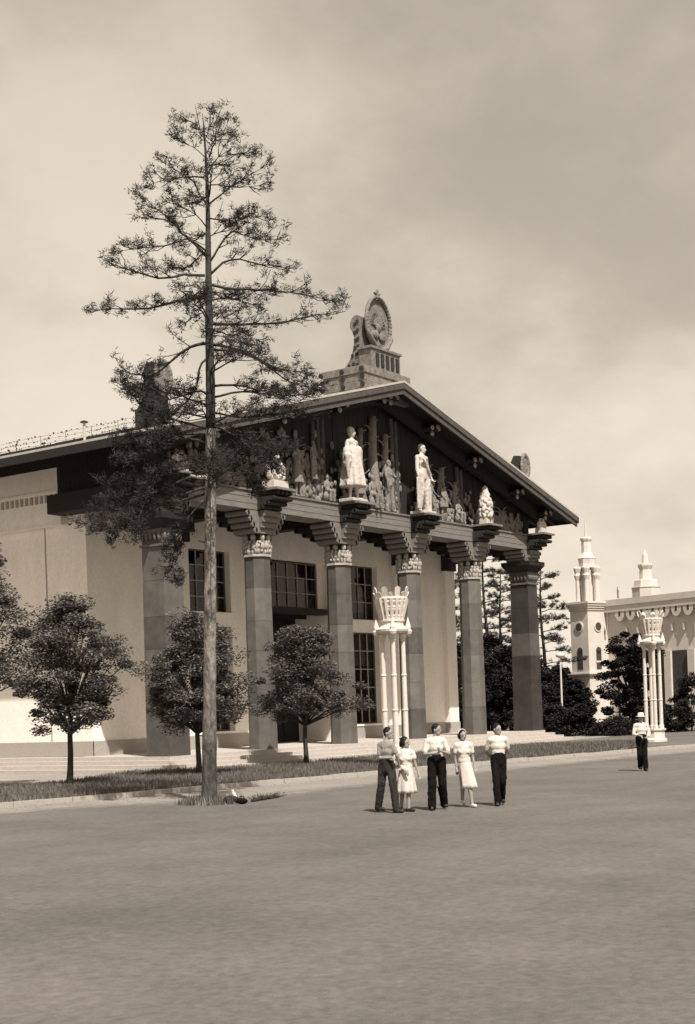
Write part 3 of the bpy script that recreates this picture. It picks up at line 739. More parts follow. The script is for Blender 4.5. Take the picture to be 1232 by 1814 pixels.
def person(px,py,J,label,top='shirt',legs='trousers',female=False,dress=None,hat=None,shoes='shoe',hairstyle=None,group=None):
    p=onZ(px,py,G); root=thing('person',label,'person',(p[0],p[1],G),group,rz=YAW)
    R=figure(J,1,female)
    blob(R['body'],'body','skin',.0095,root,smooth=1)
    head,F,side=R['head'],R['F'],R['side']
    if female:
        R['hair'].ell(head-F*.07-Vector((0,0,.01)),(.075,.06,.085),10,ax=side)
        for s_ in (-1,1): R['hair'].ell(head+side*s_*.07-F*.02+Vector((0,0,.0)),(.03,.06,.075),8,ax=side)
        if hairstyle=='bun': R['hair'].ell(head-F*.09-Vector((0,0,.05)),(.05,.045,.045),10)
    h=blob(R['hair'],'hair','hair',.014,root,smooth=1)
    ey=MB()
    for s_ in (-1,1): ey.ell(head+F*.088+side*s_*.031+Vector((0,0,.018)),(.013,.006,.007),8,ax=side,m=6)
    ey.build('eyes','hair',root,local=True)
    if hat:
        t=MB()
        if hat=='band': t.tube([head+side*.096*math.cos(a)+Vector((0,0,.045+.098*math.sin(a))) -F*.005 for a in [PI*i/12 for i in range(13)]],.011,8); t.build('headband','shirt',root,local=True,smooth=True)
        else:
            t.lathe(tuple(head+Vector((0,0,.055))),[(.155,.0),(.15,.012),(.092,.02),(.09,.10),(.07,.125),(.01,.128)],20,sy=1.05); t.build('sun_hat','shirt',root,local=True,smooth=True)
    if dress:
        tt=R['top']; d=blob(tt,'dress_top',top,.014,root)
        sk=skirt(*dress).build('skirt',top,root,local=True,smooth=True)
        c=Vector(dress[0])+Vector((0,0,.01)); MB().lathe(tuple(c),[(dress[2]*1.03,-.015),(dress[2]*1.03,.02)],24,sy=.78).build('belt','khaki',root,local=True)
    else:
        d=blob(R['top'],'shirt',top,.014,root); blob(R['legs'],'trousers',legs,.014,root)
    for s_ in 'LR':
        a=Vector(J['a'+s_]); t=Vector(J.get('t'+s_,(0,-1,0))).normalized(); z=a.z-.055
        m=MB(); m.caps((a.x-t.x*.04,a.y-t.y*.04,z+.035),(a.x+t.x*.15,a.y+t.y*.15,z+.03),.042,.04,10); m.box((a.x+t.x*.055,a.y+t.y*.055,z+.008),(.07,.07,.012))
        blob(m,'shoe',shoes,.012,root,smooth=1)
    return root
GP='group of five walkers on the asphalt'
person(688,1440,dict(head=(.06,0,1.655),sL=(-.12,.06,1.415),sR=(.13,-.06,1.415),eL=(-.13,-.03,1.15),wL=(.07,-.17,1.15),eR=(.22,-.1,1.2),wR=(.26,-.02,1.02),
  hL=(-.07,.03,.94),hR=(.08,-.03,.94),kL=(-.13,.05,.5),aL=(-.20,.16,.10),kR=(.13,-.14,.5),aR=(.17,-.16,.065),tL=(.7,-.6,0),tR=(.8,-.6,0),face=62,nod=-.05,sleeve=.7),
  'dark-haired man in grey short-sleeved shirt, leftmost of the five walkers',top='khaki',legs='brown')
person(722,1438,dict(head=(.0,0,1.44),sL=(-.15,.02,1.225),sR=(.15,-.02,1.225),eL=(-.19,-.01,.99),wL=(-.04,-.17,.88),eR=(.2,-.02,1.0),wR=(.26,-.05,.80),
  hL=(-.07,0,.84),hR=(.07,0,.84),kL=(-.09,.05,.45),aL=(-.115,.12,.07),kR=(.04,-.04,.45),aR=(.03,-.06,.065),tL=(.3,-1,0),tR=(.7,-.8,0),face=60,sleeve=.45),
  'short woman in a white belted knee-length dress beside the man in grey',female=True,dress=((0,0,.99),(.005,0,.385),.125,.205,1,7,.8,3),shoes='shoe',hairstyle='bun')
person(777,1435,dict(head=(.02,0,1.685),sL=(-.19,.02,1.455),sR=(.17,-.02,1.455),eL=(-.25,-.05,1.19),wL=(.01,-.25,1.2),eR=(.26,-.06,1.18),wR=(.10,-.25,1.24),
  hL=(-.09,0,.98),hR=(.09,0,.98),kL=(-.12,-.10,.52),aL=(-.13,-.08,.07),kR=(.11,.0,.52),aR=(.14,.2,.10),tL=(-.1,-1,0),tR=(.3,-1,0),face=58,sleeve=.75,trw=1.1),
  'stout man in white shirt holding his hands together, middle of the five walkers')
person(828,1430,dict(head=(-.05,0,1.535),sL=(-.19,.01,1.325),sR=(.12,-.01,1.325),eL=(-.22,.03,1.07),wL=(-.2,.0,.84),eR=(.16,.02,1.07),wR=(.19,-.03,.88),
  hL=(-.10,0,.9),hR=(.04,0,.9),kL=(-.08,.0,.48),aL=(-.08,.2,.13),kR=(.06,-.12,.48),aR=(.10,-.16,.065),tL=(.2,-1,-.3),tR=(.35,-1,0),face=25,sleeve=.55),
  'striding woman in a long white dress with a band over her dark hair',female=True,dress=((-.03,0,1.06),(.07,-.05,.40),.115,.17,1,6,.8,5),shoes='wshoe',hat='band')
person(886,1427,dict(head=(.0,0,1.635),sL=(-.17,0,1.42),sR=(.17,0,1.42),eL=(-.25,.10,1.16),wL=(-.12,.2,1.02),eR=(.23,.10,1.17),wR=(.1,.2,1.02),
  hL=(-.08,0,.95),hR=(.09,0,.95),kL=(-.07,-.14,.5),aL=(-.06,-.16,.065),kR=(.08,-.02,.5),aR=(.07,.2,.11),tL=(-.15,-1,0),tR=(.2,-1,-.4),face=35,sleeve=.75,trw=.95),
  'slim man in white shirt with hands behind his back, rightmost of the five walkers')
person(1139,1366,dict(head=(.0,-.02,1.59),sL=(-.18,0,1.38),sR=(.18,0,1.38),eL=(-.24,-.02,1.12),wL=(-.1,-.18,1.08),eR=(.23,-.04,1.12),wR=(.12,-.2,1.02),
  hL=(-.08,0,.93),hR=(.08,0,.93),kL=(-.07,-.04,.5),aL=(-.03,.16,.12),kR=(.07,-.1,.5),aR=(.08,-.08,.07),tL=(0,-1,-.2),tR=(.1,-1,0),face=10,sleeve=1.0,cuff=.5),
  'lone man in a pale brimmed hat and white shirt, walking apart on the right',hat='hat')
# ------------------------------------------------------------------ statues on the consoles
def statue_join(R,extra,cloth=True,legs=True):
    mb=MB()
    for k in ('body','top')+(('legs',) if legs else ())+('hair',):
        mb.add(R[k].v,R[k].f)
    mb.add(extra.v,extra.f); return mb
def statue(x,y,z,J,k,label,extra,female,base=True,name='statue',group=None,m='statue',rz=0):
    t=thing(name,label,'statue',(x,y,z),group,rz)
    for q_ in list(J): 
        if isinstance(J[q_],tuple): J[q_]=tuple(c*k for c in J[q_])
    R=figure(J,k,female); mb=statue_join(R,extra,legs=not female); blob(mb,'figure',m,.032,t,smooth=2)
    if base: MB().box((0,0,-.0),(1.15,.8,.14)).build('base',m,t,local=True,bevel=.02)
    return t
K=1.9
ex=skirt((0,0,2.35),(0.02,0,.62),.36,.66,1,8,.85,2); ex.caps((-.5,-.1,2.2),(-.62,-.15,1.6),.2,.2); ex.caps((.45,.0,2.3),(.6,.1,.9),.24,.2)
for dx in (-.05,.05,.0,-.1): ex.caps((-.62,-.2,1.0),(-.62+dx*1.6,-.25,1.95),.05,.11,8)
ex.caps((.42,.2,2.5),(.5,.25,.7),.2,.16)
statue(11.5,-1.15,10.93,dict(head=(.0,0,1.62),sL=(-.17,0,1.38),sR=(.17,0,1.38),eL=(-.26,-.04,1.12),wL=(-.3,-.14,.95),eR=(.25,.04,1.12),wR=(.28,.05,.88),
  hL=(-.07,0,.92),hR=(.08,0,.92),kL=(-.08,0,.48),aL=(-.1,.02,.07),kR=(.09,-.03,.48),aR=(.1,-.05,.07),face=30,sleeve=1.0,cuff=.8),K,
  'white statue of a robed woman holding a sheaf, on the console above the third column',ex,True)
ex=MB(); ex.caps((-.3,-.3,2.55),(.3,-.28,1.9),.06,.06)    # strap
ex.box((-.72,-.25,.85),(.32,.1,1.5)); ex.box((-.72,-.25,1.62),(.1,.1,.3))
ex.box((.7,.15,1.05),(.22,.35,2.1))
statue(17.45,-1.1,10.93,dict(head=(.03,0,1.63),sL=(-.2,0,1.4),sR=(.2,0,1.4),eL=(-.29,-.04,1.1),wL=(-.35,-.12,.88),eR=(.31,.02,1.13),wR=(.36,-.06,.92),
  hL=(-.09,0,.93),hR=(.09,0,.93),kL=(-.10,-.02,.5),aL=(-.14,.05,.07),kR=(.12,-.05,.5),aR=(.14,-.03,.07),face=25,sleeve=1.0,cuff=.6,trw=1.1),K,
  'white statue of a workman with a chest strap and saw, above the fourth column',ex,False)
# darker relief figures standing against the pediment
ex=skirt((0,0,1.4),(0,0,.62),.2,.33,1,7,.7,4)
statue(8.35,-.42,10.85,dict(head=(.0,0,1.6),sL=(-.15,0,1.36),sR=(.15,0,1.36),eL=(-.24,-.04,1.2),wL=(-.28,-.1,1.42),eR=(.24,.0,1.12),wR=(.3,-.1,.98),
  hL=(-.07,0,.92),hR=(.08,0,.92),kL=(-.06,0,.48),aL=(-.06,.02,.07),kR=(.07,-.03,.48),aR=(.08,-.05,.07),face=-20,sleeve=.6),1.45,
  'dark carved girl in a short dress standing left of the robed woman statue',ex,True,base=False,name='carved_figure',m='relief')
ex=MB()
statue(9.55,-.42,11.75,dict(head=(.0,0,1.6),sL=(-.17,0,1.38),sR=(.17,0,1.38),eL=(-.28,-.1,1.2),wL=(-.36,-.15,1.05),eR=(.24,.0,1.12),wR=(.2,-.15,.98),
  hL=(-.08,0,.92),hR=(.08,0,.92),kL=(-.08,0,.5),aL=(-.08,.02,.07),kR=(.09,-.03,.5),aR=(.1,-.05,.07),face=-40,sleeve=1.0),1.0,
  'small dark carved man high on the pediment between the carved girl and white robed woman',ex,False,base=False,name='carved_figure',m='relief')
ex=skirt((0,0,1.3),(0,0,.6),.2,.3,1,7,.7,8)
statue(13.05,-.45,10.85,dict(head=(.0,0,1.6),sL=(-.15,0,1.36),sR=(.15,0,1.36),eL=(-.22,-.04,1.15),wL=(-.3,-.15,1.0),eR=(.24,.0,1.15),wR=(.34,-.1,1.25),
  hL=(-.07,0,.92),hR=(.08,0,.92),kL=(-.06,0,.48),aL=(-.08,.02,.07),kR=(.07,-.03,.48),aR=(.1,-.05,.07),face=20,sleeve=.6),1.35,
  'carved woman leaning forward just right of the robed woman statue',ex,True,base=False,name='carved_figure',m='relief')
ex=MB()
statue(19.2,-.42,10.85,dict(head=(.05,0,1.5),sL=(-.15,0,1.3),sR=(.17,0,1.3),eL=(-.25,-.1,1.1),wL=(-.15,-.2,.95),eR=(.3,.0,1.1),wR=(.42,-.1,.98),
  hL=(-.08,0,.9),hR=(.08,0,.9),kL=(-.14,0,.48),aL=(-.1,.02,.07),kR=(.16,-.1,.5),aR=(.2,-.05,.07),face=40,sleeve=1.0),1.25,
  'carved stooping man just right of the workman statue',ex,False,base=False,name='carved_figure',m='relief')
def carved(x,z,k,face,label,lean=0,fem=False,seat=False):
    ex=skirt((0,0,1.35*k/1),(0,0,.6*k),.17*k,.26*k,1,7,.7,int(x*7)) if fem else MB()
    r=random.Random(int(x*13)); j=lambda v:r.uniform(-v,v)
    dz=-.42 if seat else 0
    J=dict(head=(lean,0,1.6+dz),sL=(-.17+lean*.8,0,1.36+dz),sR=(.17+lean*.8,0,1.36+dz),eL=(-.26+lean+j(.05),-.06,1.13+dz+j(.06)),wL=(-.22+lean+j(.15),-.16,1.02+dz+j(.2)),eR=(.26+lean+j(.05),-.06,1.13+dz+j(.06)),wR=(.22+lean+j(.15),-.16,1.02+dz+j(.2)),
      hL=(-.08,0,.92+dz),hR=(.08,0,.92+dz),kL=(-.12,-.3 if seat else 0,.5),aL=(-.14,-.25 if seat else .02,.07),kR=(.12,-.3 if seat else -.03,.5),aR=(.15,-.25 if seat else -.05,.07),face=face,sleeve=1.0)
    if seat: ex.ell((0,0,.28*k),(.3*k,.2*k,.28*k),10)
    statue(x,-.42,z,J,k,label,ex,fem and not seat,base=False,name='carved_figure',m='relief')
carved(14.15,10.85,1.25,-25,'carved seated figure at the middle of the pediment foot',seat=True)
carved(15.55,10.85,1.45,15,'carved standing man between the tree reliefs left of the workman statue')
carved(10.55,10.85,.95,30,'small carved seated figure just left of the robed woman statue',seat=True)
carved(20.5,10.85,1.15,-30,'carved woman right of the stooping man relief',fem=True)
carved(21.9,10.85,1.0,35,'short carved seated figure left of the cone-shaped sheaf',seat=True)
carved(3.0,10.85,1.05,20,'carved figure behind the pine foliage between the first and second columns',fem=True)
carved(24.9,10.85,.85,-20,'low carved figure right of the cone-shaped sheaf',seat=True)
# sheaves and vases on the other consoles
def sheaf(x,y,label,kind,h,w_,m='statue',z=10.86):
    t=thing('carved_sheaf',label,'sculpture',(x,y,z))
    r=random.Random(int(x*10)); mb=MB(); ped=.32
    MB().box((0,0,ped/2),(w_*1.05,w_*.75,ped),top=(.92,.92)).build('base',m,t,local=True,bevel=.02)
    if kind=='cone':
        mb.lathe((0,0,ped),[(w_*.34,0),(w_*.5,h*.12),(w_*.46,h*.4),(w_*.3,h*.7),(w_*.1,h*.95),(.01,h)],12)
        for j in range(11):
            t_=j/11; R_=w_*(.46 if t_<.4 else .46*(1-(t_-.4)/.62))+.02
            for i in range(9):
                a=2*PI*(i+.5*(j%2)+r.uniform(-.3,.3))/9; q_=r.uniform(.06,.12); mb.ell((R_*math.cos(a),R_*math.sin(a),ped+h*(.06+.88*t_)+r.uniform(-.06,.06)),(q_,q_,q_*1.3),6,m=5)
    else:
        mb.ell((0,0,ped+h*.15),(w_*.2,w_*.18,h*.2),8)
        for s_ in (-1,1):
            mb.tube([(s_*.08,0,ped),(s_*w_*.5,-.05,ped+h*.18),(s_*w_*.56,-.05,ped+h*.5),(s_*w_*.38,-.05,ped+h*.72),(s_*w_*.16,-.05,ped+h*.58)],[.1,.13,.12,.1,.06],8)
            mb.tube([(0,-.1,ped+h*.1),(s_*w_*.28,-.16,ped+h*.3),(s_*w_*.2,-.12,ped+h*.5)],[.08,.09,.05],8)
        for j in range(14): a=r.uniform(0,6.3); mb.ell((w_*.16*math.cos(a),.1*math.sin(a)-.05,ped+h*r.uniform(.5,.98)),(.09,.08,.1),6,m=5)
    blob(mb,'carving',m,.028,t,smooth=1); return t
sheaf(S-.05,-1.15,'pale scrolled plant carving on the console above the second column','scroll',1.05,.95)
sheaf(4*S-.1,-1.15,'tall pale cone-shaped sheaf on the console above the fifth column','cone',1.75,.62)
sheaf(-.1,-1.15,'small pale scroll carving on the console above the leftmost column','scroll',.5,.6)
t=sheaf(5*S+.1,-1.15,'small pale finial carving on the console above the rightmost column','scroll',.48,.6)
# ------------------------------------------------------------------ roof sculpture
rp=thing('roof_emblem_sculpture','tall carved wreath emblem with star on a stepped timber base at the gable peak','sculpture',(XC,-.2,16.1))
zz=15.95
for k in range(4):
    w_=(1.86,1.86,1.86,1.92)[k]; h=.345
    MB().bb(XC-w_,XC+w_,-1.08-(w_-1.86),1.3,zz+.006,zz+h).build('base_timber','emblem',rp,bevel=.015)
    for yy in (-1.1,-.0,1.2):
        MB().tube([(XC-w_-.06,yy+.14,zz+.17),(XC-w_+.02,yy+.14,zz+.17)],.12,8).build('timber_end','beamend',rp)
    zz+=h
zt=zz
# plinth block with slots
MB().bb(XC-1.05,XC+1.35,-.95,-.25,zt,zt+.95).build('plinth_block','emblem',rp)
MB().bb(XC-1.15,XC+1.45,-1.02,-.2,zt+.95,zt+1.06).build('plinth_cap','emblem',rp)
for k in range(5): MB().bb(XC-.7+.42*k,XC-.48+.42*k,-1.0,-.952,zt+.18,zt+.78).build('slot','beamend',rp)
# swept buttress at the back with carved dots, seen from the side
prof=[(1.2,zt),(-.3,zt),(-.3,zt+2.55),(-.15,zt+2.62),(.05,zt+2.58),(.22,zt+2.35),(.26,zt+2.1),(.12,zt+1.85),(.02,zt+1.6),(.08,zt+1.1),(.3,zt+.6),(.65,zt+.22)]
for (a,b) in ((XC-1.0,XC-.82),(XC-.75,XC+.75),(XC+.82,XC+1.0)):
    MB().poly(prof[::-1],a,b,axis='x').build('buttress','emblem',rp)
for j,(yy,z_) in enumerate([(.35,.3),(.1,.35),(-.1,.3),(.15,.75),(-.1,.8),(.0,1.1),(-.18,1.15),(-.05,1.45),(-.2,1.5),(-.02,1.8),(-.18,1.9),(-.05,2.2),(-.2,2.3)]):
    MB().box((XC-1.01,yy,zt+z_),(.06,.13,.15)).build('carved_dot','beamend',rp)
# wreath
cz=zt+1.06+1.28; wr=MB(); cyy=-.62
for i in range(46):
    a=-PI/2+2*PI*(i+.5)/46; u=math.cos(a)*.98; v_=math.sin(a)*1.22
    ta=Vector((-math.sin(a)*.98,0,math.cos(a)*1.22)).normalized()*(1 if math.cos(a)>0 else -1)
    c=Vector((XC+.1+u,cyy,cz+v_)); wr.caps(c-ta*.10,c+ta*.12+Vector((math.cos(a)*.06,0,0)),.10,.05,6)
    wr.ell(c+Vector((0,-.07,0)),(.08,.06,.08),6,m=5)
blob(wr,'wreath','emblem',.03,rp,local=False,smooth=1)
sh=MB(); sh.tube([(XC+.1,cyy+.05,cz),(XC+.1,cyy+.13,cz)],[.95,.95],28)
for v_i,(X,Y,Z) in enumerate(sh.v): sh.v[v_i]=(X,Y,cz+(Z-cz)*1.22)
sh.build('shield','emblem',rp)
rl=MB()
for i in range(13):
    a=PI*(i+.5)/13; rl.caps((XC+.1+.22*math.cos(a),cyy-.0,cz-.15+.22*math.sin(a)),(XC+.1+.62*math.cos(a),cyy+.0,cz-.15+.72*math.sin(a)),.04,.03,6)
rl.ell((XC+.1,cyy,cz-.2),(.24,.08,.22),10); rl.ell((XC-.2,cyy,cz-.55),(.35,.08,.2),8); rl.ell((XC+.4,cyy,cz-.6),(.3,.08,.22),8)
blob(rl,'sun_relief','emblem',.03,rp,local=False,smooth=1)
st=[];
for i in range(10):
    a=PI/2+PI*i/5; r_=.27 if i%2==0 else .11; st.append((XC+.1+r_*math.cos(a),cz+1.34+r_*math.sin(a)))
MB().poly(st,cyy-.06,cyy+.06).build('star','emblem',rp)
rb=MB()
for s_ in (-1,1): rb.tube([(XC+.1,cyy-.1,cz-1.3),(XC+.1+s_*.5,cyy-.14,cz-1.12),(XC+.1+s_*.95,cyy-.1,cz-.6),(XC+.1+s_*1.05,cyy-.1,cz-.45)],[.12,.1,.09,.03],8)
rb.build('ribbon','emblem',rp,smooth=True)
# acroteria at both ends of the gable
def acroterion(x,label):
    t=thing('gable_acroterion',label,'sculpture',(x,.1,roofz(x)),'carved blocks at the two ends of the gable')
    z0=roofz(x)-.3
    MB().bb(x-.45,x+.45,-.3,.75,z0,z0+1.0).build('block','beamend',t)
    MB().poly([(.7,z0+1.0),(-.25,z0+1.0),(-.25,z0+2.7),(.1,z0+2.75),(.3,z0+2.4),(.25,z0+1.7),(.45,z0+1.25)][::-1],x-.4,x+.4,axis='x').build('buttress','beamend',t)
    mb=MB()
    for i in range(22):
        a=2*PI*i/22; c=Vector((x+.42*math.cos(a),-.4,z0+2.15+.62*math.sin(a))); mb.ell(c,(.13,.1,.13),6,m=5)
    mb.ell((x,-.36,z0+2.15),(.38,.06,.56),10); blob(mb,'wreath','emblem',.035,t,local=False,smooth=1)
acroterion(.0,'dark carved block with wreath rising above the left end of the gable behind the pine')
acroterion(5*S-.05,'small carved wreath block peeping over the right rake of the gable')
# vent pipe and sparse wire railing on the left roof slope
p=onX(150,776,.0); vp=thing('roof_vent_pipe','thin pale vent pipe with flat cap on the left roof slope','vent pipe',(0,p[1],roofz(0)))
MB().tube([(0,p[1],roofz(0)-.05),(0,p[1],13.55)],.06,10).build('pipe','metalroof',vp)
MB().lathe((0,p[1],13.56),[(.17,0),(.17,.03),(.03,.09)],12).build('cap','beamend',vp)
rail=thing('roof_railing','low sparse wire snow railing with leafy tangles along the left roof slope','railing',(0.4,1,roofz(.4)))
rr=MB(); zr=roofz(.4)
for j in range(3): rr.tube([(0.4,.9+i*.5,zr+.18+.17*j+rnd.uniform(-.02,.02)) for i in range(26)],.006,5)
rr.build('wire','fascia',rail)
for i in range(9): MB().tube([(0.4,1.0+i*1.5,zr-.02),(0.4,1.0+i*1.5,zr+.56)],.012,6).build('rail_post','fascia',rail)
lf=MB()
for i in range(260):
    y=rnd.uniform(.9,13.5); z_=zr+rnd.choice((.18,.35,.52))+rnd.uniform(-.06,.05); s_=rnd.uniform(.012,.028)*(2 if rnd.random()<.1 else 1)
    lf.ell((.4+rnd.uniform(-.03,.03),y,z_),(s_,s_*1.3,s_),5,m=4)
o=lf.build('leaf_tangle','beamend',rail); o['kind']='stuff'
# ------------------------------------------------------------------ lamps
def lamp(x,y,label):
    t=thing('crown_street_lamp',label,'street lamp',(x,y,G),'white crown-topped lamps along the lawn')
    z0=0
    MB().lathe((0,0,0),[(.62,0),(.62,.12),(.52,.18),(.5,.52),(.58,.58),(.58,.66)],8,ph=PI/8).build('pedestal','white',t,local=True)
    cols=MB()
    R_=.37
    for i in range(4):
        a=TH*-1+PI/2+i*PI/2; c=(R_*math.cos(a),R_*math.sin(a))
        pr_=[(.13,.66),(.13,.8),(.10,.84)]
        for k in range(3):
            z=.84+k*1.26; pr_+=[(.10-.008*k,z+.02),(.095-.008*k,z+1.2),(.115-.008*k,z+1.22),(.115-.008*k,z+1.26)]
        pr_+=[(.08,4.64),(.12,4.68),(.15,4.8),(.12,4.86)]
        o=MB().lathe((c[0],c[1],0),pr_,12).build('post','white',t,local=True,smooth=False)
        # corner finial
        f=MB(); fx,fy=c[0]*1.55,c[1]*1.55
        f.lathe((fx,fy,4.86),[(.03,-.12),(.12,-.04),(.15,.06),(.10,.12),(.11,.2),(.05,.42),(.005,.58)],10); f.build('finial','white',t,local=True)
    MB().lathe((0,0,0),[(.46,4.84),(.60,4.92),(.62,5.0),(.5,5.04),(.46,5.1),(.42,5.14),(.42,5.26),(.46,5.28),(.46,5.34),(.40,5.36)],16,ph=PI/16).build('collar','white',t,local=True)
    MB().lathe((0,0,0),[(.34,5.3),(.40,5.7),(.49,6.15),(.42,6.2)],16,ph=PI/16).build('glass_drum','milk',t,local=True,smooth=True)
    def rad(z): return .38+(z-5.36)*.235
    bk=MB()
    for z in (5.38,5.46,5.70,5.78,5.98,6.10): 
        r_=rad(z); bk.lathe((0,0,0),[(r_-.03,z-.06),(r_+.02,z-.055),(r_+.045,z),(r_+.03,z+.055),(r_-.04,z+.06)],16,ph=PI/16)
    for i in range(16):
        a=2*PI*i/16+PI/16
        bk.tube([(rad(z)*math.cos(a),rad(z)*math.sin(a),z) for z in (5.36,5.7,6.1)],[.062,.07,.078],6)
        a+=PI/16
        bk.tube([(rad(z)*math.cos(a),rad(z)*math.sin(a),z) for z in (5.62,5.9)],[.02,.02],6)
    bk.build('lantern_frame','white',t,local=True)
    cr_=MB()
    for i in range(16):
        a0=2*PI*(i-.42)/16+PI/16; a1=2*PI*(i+.42)/16+PI/16; z0_=6.12; z1_=6.34 if i%2 else 6.52
        r0,r1=rad(6.12),rad(6.4)+.03
        v=[]
        for rr0,rr1 in ((0,0),(-.04,-.04)):
            v+=[((r0+rr0)*math.cos(a0),(r0+rr0)*math.sin(a0),z0_),((r0+rr0)*math.cos(a1),(r0+rr0)*math.sin(a1),z0_),((r1+rr1)*math.cos(a1),(r1+rr1)*math.sin(a1),z1_-.06),((r1+rr1)*math.cos((a0+a1)/2),(r1+rr1)*math.sin((a0+a1)/2),z1_),((r1+rr1)*math.cos(a0),(r1+rr1)*math.sin(a0),z1_-.06)]
        cr_.add(v,[(0,1,2,3,4),(9,8,7,6,5),(0,5,6,1),(1,6,7,2),(2,7,8,3),(3,8,9,4),(4,9,5,0)])
    cr_.build('crown','white',t,local=True)
    return t
L1=lamp(1.85,-9.4,'white lamp with crown lantern on slender posts standing behind the group of five walkers')
c=copy_tree(L1); c.location=(25.6,-9.1,G); c['label']='white crown lamp near the right edge, behind the man in the pale hat'
# ------------------------------------------------------------------ trees
def leafcloud(clumps,per,size,seed,flat=.5,up=.6):
    r=np.random.RandomState(seed); V=[];F=[]
    n=sum(per for _ in clumps) if not hasattr(per,'__len__') else sum(per)
    P=[];
    for c,rad in clumps:
        u=r.normal(size=(per,3)); u/=np.linalg.norm(u,axis=1)[:,None]; rr=(r.rand(per,1))**(.45)
        P.append(np.array(c)+u*rr*np.array([rad,rad,rad*flat]))
    P=np.concatenate(P); n=len(P)
    nrm=r.normal(size=(n,3)); nrm/=np.linalg.norm(nrm,axis=1)[:,None]; nrm=nrm*(1-up)+np.array([0,0,1])*up; nrm/=np.linalg.norm(nrm,axis=1)[:,None]
    t=np.cross(nrm,r.normal(size=(n,3))); t/=np.linalg.norm(t,axis=1)[:,None]; b=np.cross(nrm,t)
    s=size*(.6+.8*r.rand(n,1)); 
    A=P-t*s*.5; Bq=P+b*s*.38-nrm*s*.05; Cq=P+t*s*.6-nrm*s*.12; Dq=P-b*s*.38-nrm*s*.05
    V=np.stack([A,Bq,Cq,Dq],1).reshape(-1,3); F=np.arange(4*n).reshape(-1,4)
    return V,F
def npmesh(name,V,F,m):
    me=D.meshes.new(name); n=len(V); k=F.shape[1]
    me.vertices.add(n); me.vertices.foreach_set('co',V.astype(np.float32).ravel())
    me.loops.add(F.size); me.loops.foreach_set('vertex_index',F.astype(np.int32).ravel())
    me.polygons.add(len(F)); me.polygons.foreach_set('loop_start',np.arange(0,F.size,k,dtype=np.int32))
    me.update(calc_edges=True); me.validate(); me.materials.append(M[m]); return me
def broadleaf(x,y,h,crown_r,trunk_h,label,seed,m='leaf',name='linden_tree',cl=60,per=150,size=.13,lean=(0,0),group=None,trunk_r=.07,zb=G,squash=1.0,shape=None):
    t=thing(name,label,'tree',(x,y,zb),group); r=random.Random(seed)
    tr=MB(); pts=[(lean[0]*k/6+.02*math.sin(k*2+seed),lean[1]*k/6,(trunk_h+.35*(h-trunk_h))*k/6) for k in range(7)]
    tr.tube(pts,[trunk_r*(1.3 if k==0 else 1.05-.08*k) for k in range(7)],10)
    top=Vector(pts[-1]); clumps=[]
    ch=h-trunk_h
    for k in range(cl):
        f_=(k+.5)/cl; z=trunk_h+ch*(.04+.92*f_)
        prof=shape(f_) if shape else math.sin(PI*min(1,(.16+.84*f_)))**.6*(1-.25*f_)
        R_=crown_r*prof*squash; a=k*2.39996+r.uniform(-.4,.4); rr=R_*r.uniform(.35,1.0)
        rr*=r.choice((.95,1,1,1.1,1.24))
        if r.random()<.16: continue
        c=Vector((lean[0]+rr*math.cos(a),lean[1]+rr*math.sin(a),z+r.uniform(-.16,.16)*ch*.5)); cr2=crown_r*r.uniform(.12,.36)
        clumps.append((tuple(c),cr2))
        if k%2==0:
            b0=Vector(pts[3+int(3*min(.99,f_))]); mid=b0.lerp(c,.5)+Vector((0,0,.1)); tr.tube([b0,mid,c],[trunk_r*.4,trunk_r*.25,trunk_r*.1],6)
    tr.build('trunk','barkdark',t,local=True,smooth=True)
    V,F=leafcloud(clumps,per,size,seed,flat=.55)
    o=D.objects.new('crown',npmesh('crown',V,F,m)); COL.objects.link(o); o.parent=t; o['kind']='stuff'
    return t
def gp(px,py): q_=onZ(px,py,G); return float(q_[0]),float(q_[1])
GL='young lindens in the lawn'
x,y=gp(124,1396); broadleaf(x,y,5.95,1.85,1.9,'young round linden at the left edge beside the broad pale wall',11,cl=130,per=330,lean=(.1,-.1),group=GL,trunk_r=.1,size=.085)
x,y=gp(353,1377); broadleaf(x,y,5.6,2.05,1.6,'shaded young linden directly behind the trunk of the tall pine',12,cl=125,per=330,group=GL,trunk_r=.1,size=.085)
x,y=gp(543,1357); broadleaf(x,y,5.55,2.0,1.9,'young linden with layered crown in front of the dark entrance, right of the pine',13,cl=120,per=330,group=GL,trunk_r=.1,size=.088,shape=lambda f:(1.0-.82*f)**.8+.12)
x,y=gp(-48,1400); broadleaf(x,y,8.3,2.6,3.4,'taller leafy tree at the far left edge behind the first linden',14,cl=80,per=420,group=None,trunk_r=.12,size=.09,name='leafy_tree')
